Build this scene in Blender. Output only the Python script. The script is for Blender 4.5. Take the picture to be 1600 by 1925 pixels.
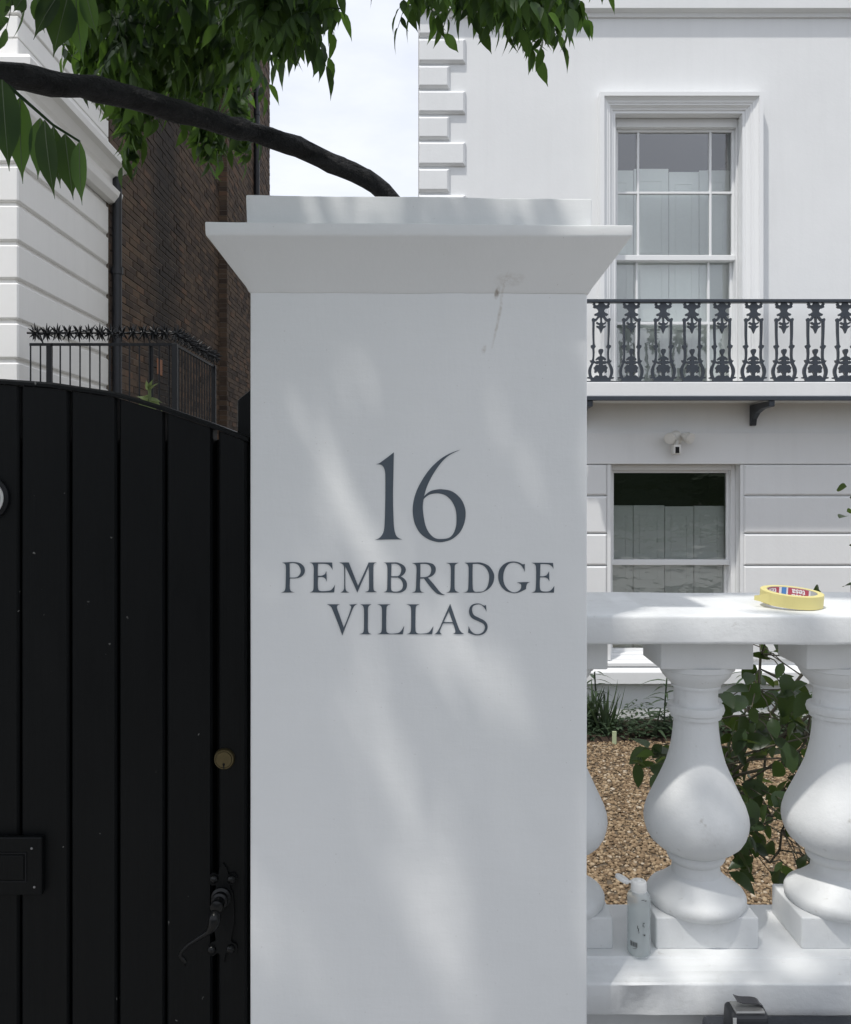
import bpy, bmesh, math, random
import numpy as np
from mathutils import Vector, Matrix, Euler, noise
for o in list(bpy.data.objects): bpy.data.objects.remove(o)
scene = bpy.context.scene
COL = scene.collection
R = math.radians
rnd = random.Random(16)

# ------------------------------------------------------------------ camera
EYE = 1.6
F = 1600.0; CX = 785.0; CY = 905.0          # lens in photo pixels, and where the level line of sight meets the picture
cam_d = bpy.data.cameras.new('camera'); cam = bpy.data.objects.new('camera', cam_d); COL.objects.link(cam)
cam.location = (0, 0, EYE); cam.rotation_euler = (R(90), 0, 0)
cam_d.sensor_fit = 'HORIZONTAL'; cam_d.sensor_width = 36; cam_d.lens = 36 * F / 1600
cam_d.shift_x = (800 - CX) / 1600; cam_d.shift_y = -(962.5 - CY) / 1600
cam_d.clip_start = 0.05; cam_d.clip_end = 2000
scene.camera = cam

# ------------------------------------------------------------------ light
SUN = Vector((0.31, 0.37, -1.0)).normalized()
elev = math.asin(-SUN.z)
world = bpy.data.worlds.new('World'); scene.world = world; world.use_nodes = True
nt = world.node_tree; nt.nodes.clear()
wo = nt.nodes.new('ShaderNodeOutputWorld'); bg = nt.nodes.new('ShaderNodeBackground')
sky = nt.nodes.new('ShaderNodeTexSky'); sky.sky_type = 'NISHITA'; sky.sun_disc = False
sky.sun_elevation = elev; sky.sun_rotation = math.atan2(-SUN.x, -SUN.y); sky.air_density = 1.2; sky.dust_density = 2.0
tc = nt.nodes.new('ShaderNodeTexCoord'); mp = nt.nodes.new('ShaderNodeMapping'); mp.inputs['Scale'].default_value = (1, 1, 2.6)
nz = nt.nodes.new('ShaderNodeTexNoise'); nz.inputs['Scale'].default_value = 2.3; nz.inputs['Detail'].default_value = 7; nz.inputs['Roughness'].default_value = .58
cr = nt.nodes.new('ShaderNodeValToRGB'); cr.color_ramp.elements[0].position = .30; cr.color_ramp.elements[1].position = .62
cr.color_ramp.elements[0].color = (.68,)*3 + (1,); cr.color_ramp.elements[1].color = (1, 1, 1, 1)
mx = nt.nodes.new('ShaderNodeMix'); mx.data_type = 'RGBA'
mx.inputs['B'].default_value = (8.0, 8.35, 9.2, 1)
L = nt.links.new
L(tc.outputs['Generated'], mp.inputs['Vector']); L(mp.outputs['Vector'], nz.inputs['Vector']); L(nz.outputs['Fac'], cr.inputs['Fac'])
L(cr.outputs['Color'], mx.inputs['Factor']); L(sky.outputs['Color'], mx.inputs['A']); L(mx.outputs['Result'], bg.inputs['Color'])
bg.inputs['Strength'].default_value = 0.1; L(bg.outputs['Background'], wo.inputs['Surface'])
sd = bpy.data.lights.new('sun', 'SUN'); sun = bpy.data.objects.new('sun', sd); COL.objects.link(sun)
sd.energy = 2.35; sd.angle = R(1.5); sd.color = (1.0, .965, .915)
sun.rotation_euler = SUN.to_track_quat('-Z', 'Y').to_euler(); sun.location = (-3, -4, 10)
scene.view_settings.view_transform = 'Standard'; scene.view_settings.look = 'None'
scene.view_settings.exposure = 0.26; scene.view_settings.gamma = 1.0
scene.render.engine = 'CYCLES'
scene.cycles.transparent_max_bounces = 16; scene.cycles.max_bounces = 8

# ------------------------------------------------------------------ helpers
def P(px, py, Y):
    return Vector(((px - CX) / F * Y, Y, EYE + (CY - py) / F * Y))
def PX(px, Y): return (px - CX) / F * Y
def PZ(py, Y): return EYE + (CY - py) / F * Y

class MB:
    def __init__(s): s.v = []; s.f = []
    def add(s, vs, fs):
        b = len(s.v); s.v += [tuple(v) for v in vs]; s.f += [tuple(i + b for i in f) for f in fs]; return s
    def box(s, x0, x1, y0, y1, z0, z1):
        return s.add([(x0,y0,z0),(x1,y0,z0),(x1,y1,z0),(x0,y1,z0),(x0,y0,z1),(x1,y0,z1),(x1,y1,z1),(x0,y1,z1)],
                     [(0,3,2,1),(4,5,6,7),(0,1,5,4),(1,2,6,5),(2,3,7,6),(3,0,4,7)])
    def cbox(s, x0, x1, y0, y1, z0, z1, c, cl=None):      # box whose front (low y) edges are chamfered by c
        cl = c if cl is None else cl
        vs = [(x0,y1,z0),(x1,y1,z0),(x1,y1,z1),(x0,y1,z1),(x0,y0+c,z0),(x1,y0+c,z0),(x1,y0+c,z1),(x0,y0+c,z1),
              (x0+cl,y0,z0+c),(x1-c,y0,z0+c),(x1-c,y0,z1-c),(x0+cl,y0,z1-c)]
        return s.add(vs, [(8,9,10,11),(4,5,9,8),(5,6,10,9),(6,7,11,10),(7,4,8,11),(0,1,5,4),(1,2,6,5),(2,3,7,6),(3,0,4,7),(3,2,1,0)])
    def lathe(s, prof, cx, cy, n=40):                     # prof: (r, z) from the bottom up
        k = len(prof); vs = []
        for r, z in prof:
            for i in range(n):
                a = 2*math.pi*i/n; vs.append((cx + r*math.cos(a), cy + r*math.sin(a), z))
        fs = [(j*n+i, j*n+(i+1)%n, (j+1)*n+(i+1)%n, (j+1)*n+i) for j in range(k-1) for i in range(n)]
        fs.append(tuple(reversed(range(n)))); fs.append(tuple(range((k-1)*n, k*n)))
        return s.add(vs, fs)
    def tube(s, pts, rad, n=8, cap=True, lump=0, seed=0):
        pts = [Vector(p) for p in pts]
        rs = rad if isinstance(rad, (list, tuple)) else [rad]*len(pts)
        vs = []; prev = None
        for i, p in enumerate(pts):
            d = (pts[min(i+1, len(pts)-1)] - pts[max(i-1, 0)]).normalized()
            if prev is None:
                u = d.orthogonal().normalized()
            else:
                u = (prev - d * prev.dot(d)).normalized()
            prev = u; w = d.cross(u)
            for k in range(n):
                a = 2*math.pi*k/n; r = rs[i]
                q = p + (u*math.cos(a) + w*math.sin(a)) * r
                if lump: q = p + (q-p) * (1 + lump * noise.noise(q*22 + Vector((seed,0,0))) + .6*lump*noise.noise(q*60))
                vs.append(q)
        m = len(pts)
        fs = [(j*n+i, j*n+(i+1)%n, (j+1)*n+(i+1)%n, (j+1)*n+i) for j in range(m-1) for i in range(n)]
        if cap: fs.append(tuple(reversed(range(n)))); fs.append(tuple(range((m-1)*n, m*n)))
        return s.add(vs, fs)
    def sweep_x(s, prof, x0, x1):                          # closed profile of (y, z) extruded along x
        n = len(prof)
        vs = [(x0, y, z) for y, z in prof] + [(x1, y, z) for y, z in prof]
        return s.add(vs, [(i, (i+1)%n, n+(i+1)%n, n+i) for i in range(n)] + [tuple(reversed(range(n))), tuple(range(n, 2*n))])

def mat_list(mat): return mat if isinstance(mat, (list, tuple)) else [mat]
def mk_mesh(name, mb, mat, smooth=False, bevel=0, seg=2):
    me = bpy.data.meshes.new(name); me.from_pydata([tuple(v) for v in mb.v], [], mb.f)
    if True:
        bm = bmesh.new(); bm.from_mesh(me)
        bmesh.ops.recalc_face_normals(bm, faces=bm.faces)
        if bevel:
            es = [e for e in bm.edges if len(e.link_faces) == 2 and e.calc_face_angle(0) > .35]
            bmesh.ops.bevel(bm, geom=es, offset=bevel, segments=seg, affect='EDGES', profile=.5)
        bm.to_mesh(me); bm.free()
    for m in mat_list(mat): me.materials.append(m)
    if smooth: me.shade_smooth()
    return me
def link(name, me, parent=None, loc=None):
    o = bpy.data.objects.new(name, me); COL.objects.link(o)
    if parent is not None:
        o.parent = parent
        o.location = (loc - wloc(parent)) if loc is not None else -wloc(parent)
    elif loc is not None: o.location = loc
    return o
def wloc(o):
    v = Vector(o.location)
    while o.parent: o = o.parent; v = v + Vector(o.location)
    return v
def obj(name, mb, mat, parent=None, smooth=False, bevel=0, seg=2, ang=None):
    me = mk_mesh(name, mb, mat, smooth, bevel, seg)
    if ang: sharp(me, ang)
    return link(name, me, parent)
def sharp(me, ang):
    me.shade_smooth()
    bm = bmesh.new(); bm.from_mesh(me)
    for e in bm.edges:
        if len(e.link_faces) == 2 and e.calc_face_angle(0) > R(ang): e.smooth = False
    bm.to_mesh(me); bm.free()
def thing(name, label, cat, loc=(0,0,0), group=None):
    o = bpy.data.objects.new(name, None); COL.objects.link(o); o.location = loc; o.empty_display_size = .1
    return tag(o, label, cat, group)
def tag(o, label=None, cat=None, group=None, kind=None):
    if label: o['label'] = label
    if cat: o['category'] = cat
    if group: o['group'] = group
    if kind: o['kind'] = kind
    return o

# smooth outline: list of (x, y) or (x, y, 1) where 1 marks a corner
def smooth_outline(pts, n=5):
    m = len(pts); out = []
    for i in range(m):
        p1 = pts[i]; p2 = pts[(i+1) % m]
        a = Vector(p1[:2]); b = Vector(p2[:2])
        c1 = len(p1) > 2; c2 = len(p2) > 2
        t1 = (b - Vector(pts[i-1][:2])) * .5 if not c1 else None
        t2 = (Vector(pts[(i+2) % m][:2]) - a) * .5 if not c2 else None
        d = b - a
        # limit tangents to the chord so short spans do not overshoot
        def lim(t): return t * min(1, d.length * 1.1 / max(t.length, 1e-9))
        t1 = lim(t1) if t1 is not None else (d*1.5 - lim(t2)*.5 if t2 is not None else d)
        t2 = lim(t2) if t2 is not None else (d*1.5 - t1*.5 if not c1 else d)
        for k in range(n):
            t = k / n
            out.append((2*t**3-3*t**2+1)*a + (t**3-2*t**2+t)*t1 + (-2*t**3+3*t**2)*b + (t**3-t**2)*t2)
            if c1 and c2: break
    return out
def flat_mesh(name, contours, thick):
    """filled outlines in (x, z); returns (verts, faces) with y from -thick to 0 (front at -thick)"""
    cu = bpy.data.curves.new(name, 'CURVE'); cu.dimensions = '2D'; cu.fill_mode = 'BOTH'; cu.extrude = thick/2
    for c in contours:
        sp = cu.splines.new('POLY'); sp.points.add(len(c)-1)
        for p, q in zip(sp.points, c): p.co = (q[0], q[1], 0, 1)
        sp.use_cyclic_u = True
    o = bpy.data.objects.new(name, cu); me = bpy.data.meshes.new_from_object(o)
    vs = [(v.co.x, -thick/2 - v.co.z, v.co.y) for v in me.vertices]; fs = [tuple(p.vertices) for p in me.polygons]
    bpy.data.objects.remove(o); bpy.data.curves.remove(cu); bpy.data.meshes.remove(me)
    return vs, fs

# ------------------------------------------------------------------ materials
MATS = {}
class N:
    def __init__(s, name):
        s.m = bpy.data.materials.new(name); s.m.use_nodes = True; s.t = s.m.node_tree
        s.b = s.t.nodes['Principled BSDF']; s.out = s.t.nodes['Material Output']
    def n(s, typ, **kw):
        x = s.t.nodes.new(typ)
        for k, v in kw.items():
            if k in x.inputs: x.inputs[k].default_value = v
            else: setattr(x, k, v)
        return x
    def l(s, a, b): s.t.links.new(a, b)
    def noise(s, scale, detail=4, rough=.55, vec=None, sc=None):
        x = s.n('ShaderNodeTexNoise', Scale=scale, Detail=detail, Roughness=rough)
        if vec is None:
            c = s.n('ShaderNodeTexCoord'); vec = c.outputs['Object']
        if sc:
            m = s.n('ShaderNodeMapping'); m.inputs['Scale'].default_value = sc; s.l(vec, m.inputs['Vector']); vec = m.outputs['Vector']
        s.l(vec, x.inputs['Vector']); return x.outputs['Fac']
    def ramp(s, fac, stops):
        x = s.n('ShaderNodeValToRGB'); e = x.color_ramp.elements
        while len(e) < len(stops): e.new(.5)
        for el, (p, c) in zip(e, stops): el.position = p; el.color = (c if len(c) == 4 else tuple(c) + (1,))
        s.l(fac, x.inputs['Fac']); return x.outputs['Color']
    def mix(s, fac, a, b, mode='MIX'):
        x = s.n('ShaderNodeMix', data_type='RGBA', blend_type=mode)
        for k, v in (('Factor', fac), ('A', a), ('B', b)):
            if isinstance(v, (int, float)): x.inputs[k].default_value = v
            elif isinstance(v, tuple): x.inputs[k].default_value = v if len(v) == 4 else v + (1,)
            else: s.l(v, x.inputs[k])
        return x.outputs['Result']
    def math(s, op, a, b=None):
        x = s.n('ShaderNodeMath', operation=op)
        for i, v in enumerate((a, b)):
            if v is None: continue
            if isinstance(v, (int, float)): x.inputs[i].default_value = v
            else: s.l(v, x.inputs[i])
        return x.outputs[0]
    def bump(s, h, strength=.2, dist=.01):
        x = s.n('ShaderNodeBump', Strength=strength, Distance=dist); s.l(h, x.inputs['Height']); s.l(x.outputs['Normal'], s.b.inputs['Normal'])
    def color(s, c):
        if isinstance(c, tuple): s.b.inputs['Base Color'].default_value = c + (1,) if len(c) == 3 else c
        else: s.l(c, s.b.inputs['Base Color'])
    def set(s, **kw):
        for k, v in kw.items(): s.b.inputs[k.replace('_', ' ')].default_value = v
        return s

def white_stucco(name, col=(.80,.80,.785), dirt=.25, grain=55, bump=.12, rough=.55, brush=None):
    m = N(name)
    big = m.noise(1.7, 5, .6); fine = m.noise(grain, 5, .65)
    c = m.mix(m.ramp(big, [(.35, (0,0,0)), (.7, (1,1,1))]), tuple(x*(1-.10*dirt*2) for x in col), col)
    sp = m.noise(38, 3, .7)
    c = m.mix(m.ramp(sp, [(.66, (0,0,0)), (.80, (.35*dirt*2,)*3)]), c, (.42,.40,.36))
    if dirt > .5:
        sm = m.math('MULTIPLY', m.ramp(m.noise(7, 5, .7), [(.56, (0,0,0)), (.74, (1,1,1))]), m.ramp(m.noise(60, 4, .7), [(.4, (0,0,0)), (.65, (1,1,1))]))
        c = m.mix(m.math('MULTIPLY', sm, .45), c, (.44,.43,.40))
    stk = m.noise(5, 5, .65, sc=(2.2, 2.2, .16))
    c = m.mix(m.ramp(stk, [(.48, (0,0,0)), (.78, (.30*min(1, dirt*2),)*3)]), c, tuple(x*.72 for x in col))
    m.color(c); m.set(Roughness=rough, Specular_IOR_Level=.35)
    if brush:
        br = m.noise(26, 4, .6, sc=brush); h = m.math('ADD', m.math('MULTIPLY', br, .8), m.math('MULTIPLY', fine, .35))
    else: h = m.math('ADD', fine, m.math('MULTIPLY', m.noise(6, 3), 1.2))
    m.bump(h, bump, .01)
    return m.m
M_WALL = white_stucco('villa_stucco', (.79,.80,.80), .2, 40, .10)
M_TRIM = white_stucco('white_gloss_trim', (.81,.82,.82), .08, 90, .03, .35)
M_RAIL = white_stucco('balustrade_paint', (.81,.825,.825), .9, 70, .12, .5)
M_CREAM = white_stucco('neighbour_stucco', (.86,.85,.82), .2, 30, .10)

def pillar_mat():
    m = N('pillar_paint')
    tcx = m.n('ShaderNodeTexCoord'); geo = m.n('ShaderNodeNewGeometry')
    big = m.noise(2.2, 5, .6); br = m.noise(30, 5, .6, sc=(.25, 1, 1)); br2 = m.noise(34, 4, .6, sc=(1, 1, .25))
    fine = m.noise(150, 3, .6)
    c = m.mix(m.ramp(big, [(.35, (0,0,0)), (.7, (1,1,1))]), (.755,.77,.77), (.805,.815,.815))
    # rusty run below the cap, with a shape of its own
    def streak(p, sx, sz, amp):
        v = m.n('ShaderNodeVectorMath', operation='SUBTRACT'); m.l(geo.outputs['Position'], v.inputs[0]); v.inputs[1].default_value = p
        wob = m.noise(18, 3, .7, vec=geo.outputs['Position'])
        s = m.n('ShaderNodeSeparateXYZ'); m.l(v.outputs[0], s.inputs[0])
        xx = m.math('ADD', s.outputs['X'], m.math('MULTIPLY', s.outputs['Z'], -.20))
        xx = m.math('ADD', xx, m.math('MULTIPLY', m.math('SUBTRACT', wob, .5), .012))
        d = m.math('ADD', m.math('POWER', m.math('DIVIDE', xx, sx), 2), m.math('POWER', m.math('DIVIDE', s.outputs['Z'], sz), 2))
        k = m.math('MULTIPLY', m.ramp(m.math('MULTIPLY', d, 1), [(0, (1,1,1)), (1, (0,0,0))]), m.ramp(m.noise(90, 4, .8, vec=geo.outputs['Position']), [(.36, (0,0,0)), (.62, (1,1,1))]))
        return m.math('MULTIPLY', k, amp)
    a = P(938, 590, 1.5); b = P(936, 551, 1.5); c3 = P(910, 657, 1.5); d4 = P(960, 522, 1.47)
    c = m.mix(streak(a, .0035, .075, .5), c, (.36,.30,.22))
    c = m.mix(streak(b, .006, .012, .9), c, (.22,.17,.11))
    c = m.mix(streak(c3, .005, .009, .5), c, (.40,.35,.28))
    c = m.mix(streak(d4, .03, .012, .35), c, (.40,.36,.30))
    spk = m.n('ShaderNodeTexVoronoi', Scale=42.0); m.l(tcx.outputs['Object'], spk.inputs['Vector'])
    c = m.mix(m.ramp(spk.outputs['Distance'], [(.02, (.5,.5,.5)), (.05, (0,0,0))]), c, (.45,.43,.4))
    m.color(c); m.set(Roughness=.48, Specular_IOR_Level=.4)
    h = m.math('ADD', m.math('ADD', m.math('MULTIPLY', br, .6), m.math('MULTIPLY', br2, .45)), m.math('ADD', m.math('MULTIPLY', fine, .12), m.math('MULTIPLY', m.noise(5, 3), 1.4)))
    m.bump(h, .16, .01)
    return m.m
M_PILLAR = pillar_mat()

def simple(name, col, rough=.5, metal=0, spec=.5, var=.15, scale=30, bump=0):
    m = N(name); n = m.noise(scale, 4, .6)
    m.color(m.mix(n, tuple(c*(1-var) for c in col), tuple(min(1, c*(1+var)) for c in col)))
    m.set(Roughness=rough, Metallic=metal, Specular_IOR_Level=spec)
    if bump: m.bump(n, bump, .005)
    return m.m
M_LETTER = simple('slate_blue_sign_paint', (.074,.095,.118), .45, var=.12, scale=60)
M_IRON = simple('black_iron_paint', (.007,.008,.0095), .45, 0, .25, var=.3, scale=40, bump=.1)
M_BALC = simple('balcony_iron_paint', (.032,.040,.052), .4, var=.3, scale=40, bump=.05)
M_PIPE = simple('black_pipe_paint', (.012,.014,.018), .45, var=.2)

def gate_mat():
    m = N('black_gate_paint'); tcx = m.n('ShaderNodeTexCoord')
    g = m.noise(20, 5, .6, sc=(3, 1, .12)); d = m.noise(3, 4, .6)
    c = m.mix(d, (.003,.0037,.0042), (.0055,.0062,.0066))
    nv = m.n('ShaderNodeTexNoise', Scale=70.0, Detail=2.0); m.l(tcx.outputs['Object'], nv.inputs['Vector'])
    ad = m.n('ShaderNodeMix', data_type='RGBA', blend_type='LINEAR_LIGHT'); ad.inputs['Factor'].default_value = .012; m.l(tcx.outputs['Object'], ad.inputs['A']); m.l(nv.outputs['Color'], ad.inputs['B'])
    v = m.n('ShaderNodeTexVoronoi', Scale=21.0); m.l(ad.outputs['Result'], v.inputs['Vector'])
    sel = m.ramp(m.noise(9, 2, .5), [(.50, (0,0,0)), (.60, (1,1,1))])
    spk = m.math('MULTIPLY', m.ramp(v.outputs['Distance'], [(.03, (1,1,1)), (.055, (0,0,0))]), sel)
    c = m.mix(m.math('MULTIPLY', spk, .55), c, (.35,.35,.33))
    m.color(c); m.set(Specular_IOR_Level=.16); m.l(m.ramp(m.noise(5, 5, .65, sc=(1.5,1,.4)), [(.3, (.34,)*3), (.7, (.60,)*3)]), m.b.inputs['Roughness'])
    m.bump(m.math('ADD', g, m.math('MULTIPLY', spk, .6)), .3, .004); return m.m
M_GATE = gate_mat()
M_BRASS = simple('tarnished_brass', (.13,.105,.055), .42, .85, var=.25, scale=80)
M_DARK = simple('dark_hole', (.004,.004,.004), .8, var=.1)
M_PALE = simple('pale_ring_paint', (.55,.55,.53), .4)

def brick_mat():
    m = N('stock_brick'); geo = m.n('ShaderNodeNewGeometry'); oi = m.n('ShaderNodeObjectInfo')
    r = m.math('FRACT', m.math('ADD', geo.outputs['Random Per Island'], m.math('MULTIPLY', oi.outputs['Random'], 7.31)))
    c = m.ramp(r, [(0, (.065,.048,.038)), (.3, (.105,.076,.056)), (.6, (.145,.102,.072)), (.85, (.17,.12,.08)), (1, (.21,.125,.08))])
    c = m.mix(m.math('MULTIPLY', m.noise(40, 4, .7, vec=geo.outputs['Position']), .7), c, (.06,.045,.04))
    s = m.n('ShaderNodeSeparateXYZ'); m.l(geo.outputs['Position'], s.inputs[0])
    wob = m.math('MULTIPLY', m.math('SUBTRACT', m.noise(.7, 3, .6, vec=geo.outputs['Position']), .5), 1.1)
    dy = m.math('ABSOLUTE', m.math('SUBTRACT', m.math('ADD', s.outputs['Y'], wob), 10.25))
    soot = m.ramp(m.math('MULTIPLY', dy, .5), [(.12, (.85,)*3), (.45, (0,0,0))])
    c = m.mix(soot, c, (.040,.036,.034))
    m.color(c); m.set(Roughness=.9, Specular_IOR_Level=.2); m.bump(m.noise(60, 4, .7, vec=geo.outputs['Position']), .3, .01); return m.m
M_BRICK = brick_mat()
M_MORTAR = simple('mortar', (.18,.155,.128), .95, var=.3, scale=3)

def leaf_mat(name, top, thru, rough=.42, var=.35, tr=.4, scale=9):
    m = N(name); oi = m.n('ShaderNodeObjectInfo'); geo = m.n('ShaderNodeNewGeometry')
    r = m.math('FRACT', m.math('ADD', geo.outputs['Random Per Island'], oi.outputs['Random']))
    c = m.mix(r, tuple(x*(1-var) for x in top), tuple(x*(1+var) for x in top))
    c = m.mix(m.math('MULTIPLY', m.noise(scale, 3, .6), .5), c, tuple(x*.6 for x in top))
    t2 = m.mix(r, tuple(x*(1-var) for x in thru), tuple(min(1, x*(1+var)) for x in thru))
    m.color(c); m.set(Roughness=rough, Specular_IOR_Level=.22)
    tn = m.n('ShaderNodeBsdfTranslucent'); m.l(t2, tn.inputs['Color'])
    ms = m.n('ShaderNodeMixShader'); ms.inputs[0].default_value = tr
    m.l(m.b.outputs[0], ms.inputs[1]); m.l(tn.outputs[0], ms.inputs[2]); m.l(ms.outputs[0], m.out.inputs['Surface'])
    m.bump(m.noise(45, 3, .6), .12, .004)
    return m.m
M_LEAF = leaf_mat('climber_leaf', (.036,.062,.036), (.15,.28,.04), .55, .45, .42)
M_SHRUB = leaf_mat('shrub_leaf', (.035,.058,.028), (.15,.24,.04), .3, .4, .28)
M_HERB = leaf_mat('herb_leaf', (.055,.085,.05), (.14,.20,.07), .5, .4, .3)
M_SPRIG = leaf_mat('sprig_leaf', (.30,.36,.17), (.34,.44,.16), .5, .2, .3)
def bark_mat():
    m = N('dark_bark'); n = m.noise(22, 6, .7, sc=(.5,1,1)); f = m.noise(90, 4, .7)
    c = m.mix(m.ramp(n, [(.35, (0,0,0)), (.7, (1,1,1))]), (.009,.0095,.011), (.042,.042,.045))
    c = m.mix(m.ramp(f, [(.62, (0,0,0)), (.8, (1,1,1))]), c, (.11,.108,.105))
    m.color(c); m.set(Roughness=.6, Specular_IOR_Level=.3); m.bump(m.math('ADD', n, m.math('MULTIPLY', f, .5)), 1.0, .03); return m.m
M_BARK = bark_mat()
M_TWIG = simple('twig_bark', (.085,.075,.05), .8, var=.4)

def gravel_mat():
    m = N('gravel_stone'); geo = m.n('ShaderNodeNewGeometry')
    r = geo.outputs['Random Per Island']
    c = m.ramp(r, [(0, (.11,.072,.04)), (.35, (.22,.15,.085)), (.65, (.29,.205,.12)), (.88, (.38,.285,.175)), (1, (.52,.45,.35))])
    c = m.mix(m.math('MULTIPLY', m.noise(2.5, 3), .35), c, (.12,.09,.06))
    m.color(c); m.set(Roughness=.75, Specular_IOR_Level=.3); return m.m
M_GRAVEL = gravel_mat()
def ground_mat(name, a, b, scale, rough=.95, bump=.4):
    m = N(name); n = m.noise(scale, 6, .7); f = m.noise(scale*14, 4, .7)
    c = m.mix(n, a, b); c = m.mix(m.math('MULTIPLY', f, .5), c, tuple(x*.6 for x in a))
    m.color(c); m.set(Roughness=rough, Specular_IOR_Level=.2); m.bump(m.math('ADD', n, f), bump, .02); return m.m
M_EARTH = ground_mat('earth', (.11,.09,.065), (.16,.125,.09), 2)
M_FAR = ground_mat('far_ground', (.07,.075,.06), (.10,.105,.085), .3)
M_SOIL = ground_mat('bed_soil', (.035,.024,.018), (.06,.042,.03), 6)
M_ROAD = ground_mat('asphalt', (.045,.045,.047), (.065,.065,.066), 3)
def paving_mat():
    m = N('paving_slab'); tcx = m.n('ShaderNodeTexCoord')
    br = m.n('ShaderNodeTexBrick', Scale=1.0); br.inputs['Mortar Size'].default_value = .006; br.inputs['Brick Width'].default_value = .75; br.inputs['Row Height'].default_value = .6
    br.inputs['Color1'].default_value = (.26,.252,.24,1); br.inputs['Color2'].default_value = (.30,.29,.275,1); br.inputs['Mortar'].default_value = (.14,.13,.12,1)
    m.l(tcx.outputs['Object'], br.inputs['Vector'])
    c = m.mix(m.math('MULTIPLY', m.noise(7, 6, .7), .4), br.outputs['Color'], (.2,.193,.18)); m.color(c); m.set(Roughness=.85); m.bump(m.noise(80, 4), .2, .004); return m.m
M_PAVE = paving_mat()

def glass_mat():
    m = N('window_glass'); m.t.nodes.remove(m.b)
    fr = m.n('ShaderNodeFresnel', IOR=1.52); tr = m.n('ShaderNodeBsdfTransparent'); tr.inputs['Color'].default_value = (.90,.94,.92,1)
    gl = m.n('ShaderNodeBsdfGlossy'); gl.inputs['Roughness'].default_value = .02; gl.inputs['Color'].default_value = (1,1,1,1)
    wob = m.noise(4.5, 3, .5, sc=(1, 1, 1.8)); bp = m.n('ShaderNodeBump', Strength=.09, Distance=.03); m.l(wob, bp.inputs['Height'])
    m.l(bp.outputs['Normal'], gl.inputs['Normal'])
    ms = m.n('ShaderNodeMixShader'); k = m.math('MULTIPLY', fr.outputs[0], 4.2)
    m.l(k, ms.inputs[0]); m.l(tr.outputs[0], ms.inputs[1]); m.l(gl.outputs[0], ms.inputs[2]); m.l(ms.outputs[0], m.out.inputs['Surface'])
    return m.m
M_GLASS = glass_mat()
M_SHUT = simple('shutter_paint', (.80,.81,.79), .5, var=.04)
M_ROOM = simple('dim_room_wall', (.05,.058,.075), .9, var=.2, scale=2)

# ------------------------------------------------------------------ ground
GZ = -0.39
g = MB(); g.add([(-300,-300,GZ-.06),(300,-300,GZ-.06),(300,500,GZ-.06),(-300,500,GZ-.06)], [(0,1,2,3)])
tag(obj('ground', g, M_FAR), kind='structure')
g = MB(); g.box(-40, 40, -2.6, 1.62, -.55, 0); tag(obj('pavement', g, M_PAVE), kind='structure')
g = MB(); g.box(-40, 40, -2.78, -2.605, -.55, .004); tag(obj('kerb', g, simple('granite_kerb', (.30,.30,.30), .8), bevel=.01), kind='structure')
g = MB(); g.box(-40, 40, -12, -2.785, -.56, -.12); tag(obj('road', g, M_ROAD), kind='structure')
g = MB(); g.add([(-1.5,1.9,GZ),(9,1.9,GZ),(9,6.5,GZ),(-1.5,6.5,GZ)], [(0,1,2,3)])
tag(obj('gravel_base', g, M_EARTH), kind='structure')
# tree line added unseen behind the camera, to give the windows dark reflections
g = MB(); nx, nz_ = 160, 14
for j in range(nz_+1):
    for i in range(nx+1):
        x = -32 + 64*i/nx; z = 3.3*j/nz_
        d = noise.noise(Vector((x*.45, z*.5, 3)))*.9 + noise.noise(Vector((x*1.7, z*1.7, 9)))*.35
        g.v.append((x, -14.5 + d - .05*z*z*.4, -.12 + z*(1 + .28*noise.noise(Vector((x*.22, 0, 1))))))
g.f += [(j*(nx+1)+i, j*(nx+1)+i+1, (j+1)*(nx+1)+i+1, (j+1)*(nx+1)+i) for j in range(nz_) for i in range(nx)]
tag(obj('reflection_trees', g, leaf_mat('reflection_tree_leaf', (.045,.062,.035), (.06,.09,.03), .7, .4, .1, 1.5)), 'dark leafy tree line added unseen behind the camera for the windows to reflect', 'trees', kind='stuff')
# flower bed along the villa
g = MB(); nx, ny = 90, 8
for j in range(ny+1):
    for i in range(nx+1):
        x = .0 + 6*i/nx; y = 6.44 + .56*j/ny
        g.v.append((x, y, GZ + .03 + .035*noise.noise(Vector((x*5, y*5, 0))) + .02*noise.noise(Vector((x*17, y*17, 3))) - (.05 if j == 0 else 0)))
g.f += [(j*(nx+1)+i, j*(nx+1)+i+1, (j+1)*(nx+1)+i+1, (j+1)*(nx+1)+i) for j in range(ny) for i in range(nx)]
tag(obj('flower_bed', g, M_SOIL, smooth=True), kind='structure')

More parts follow.
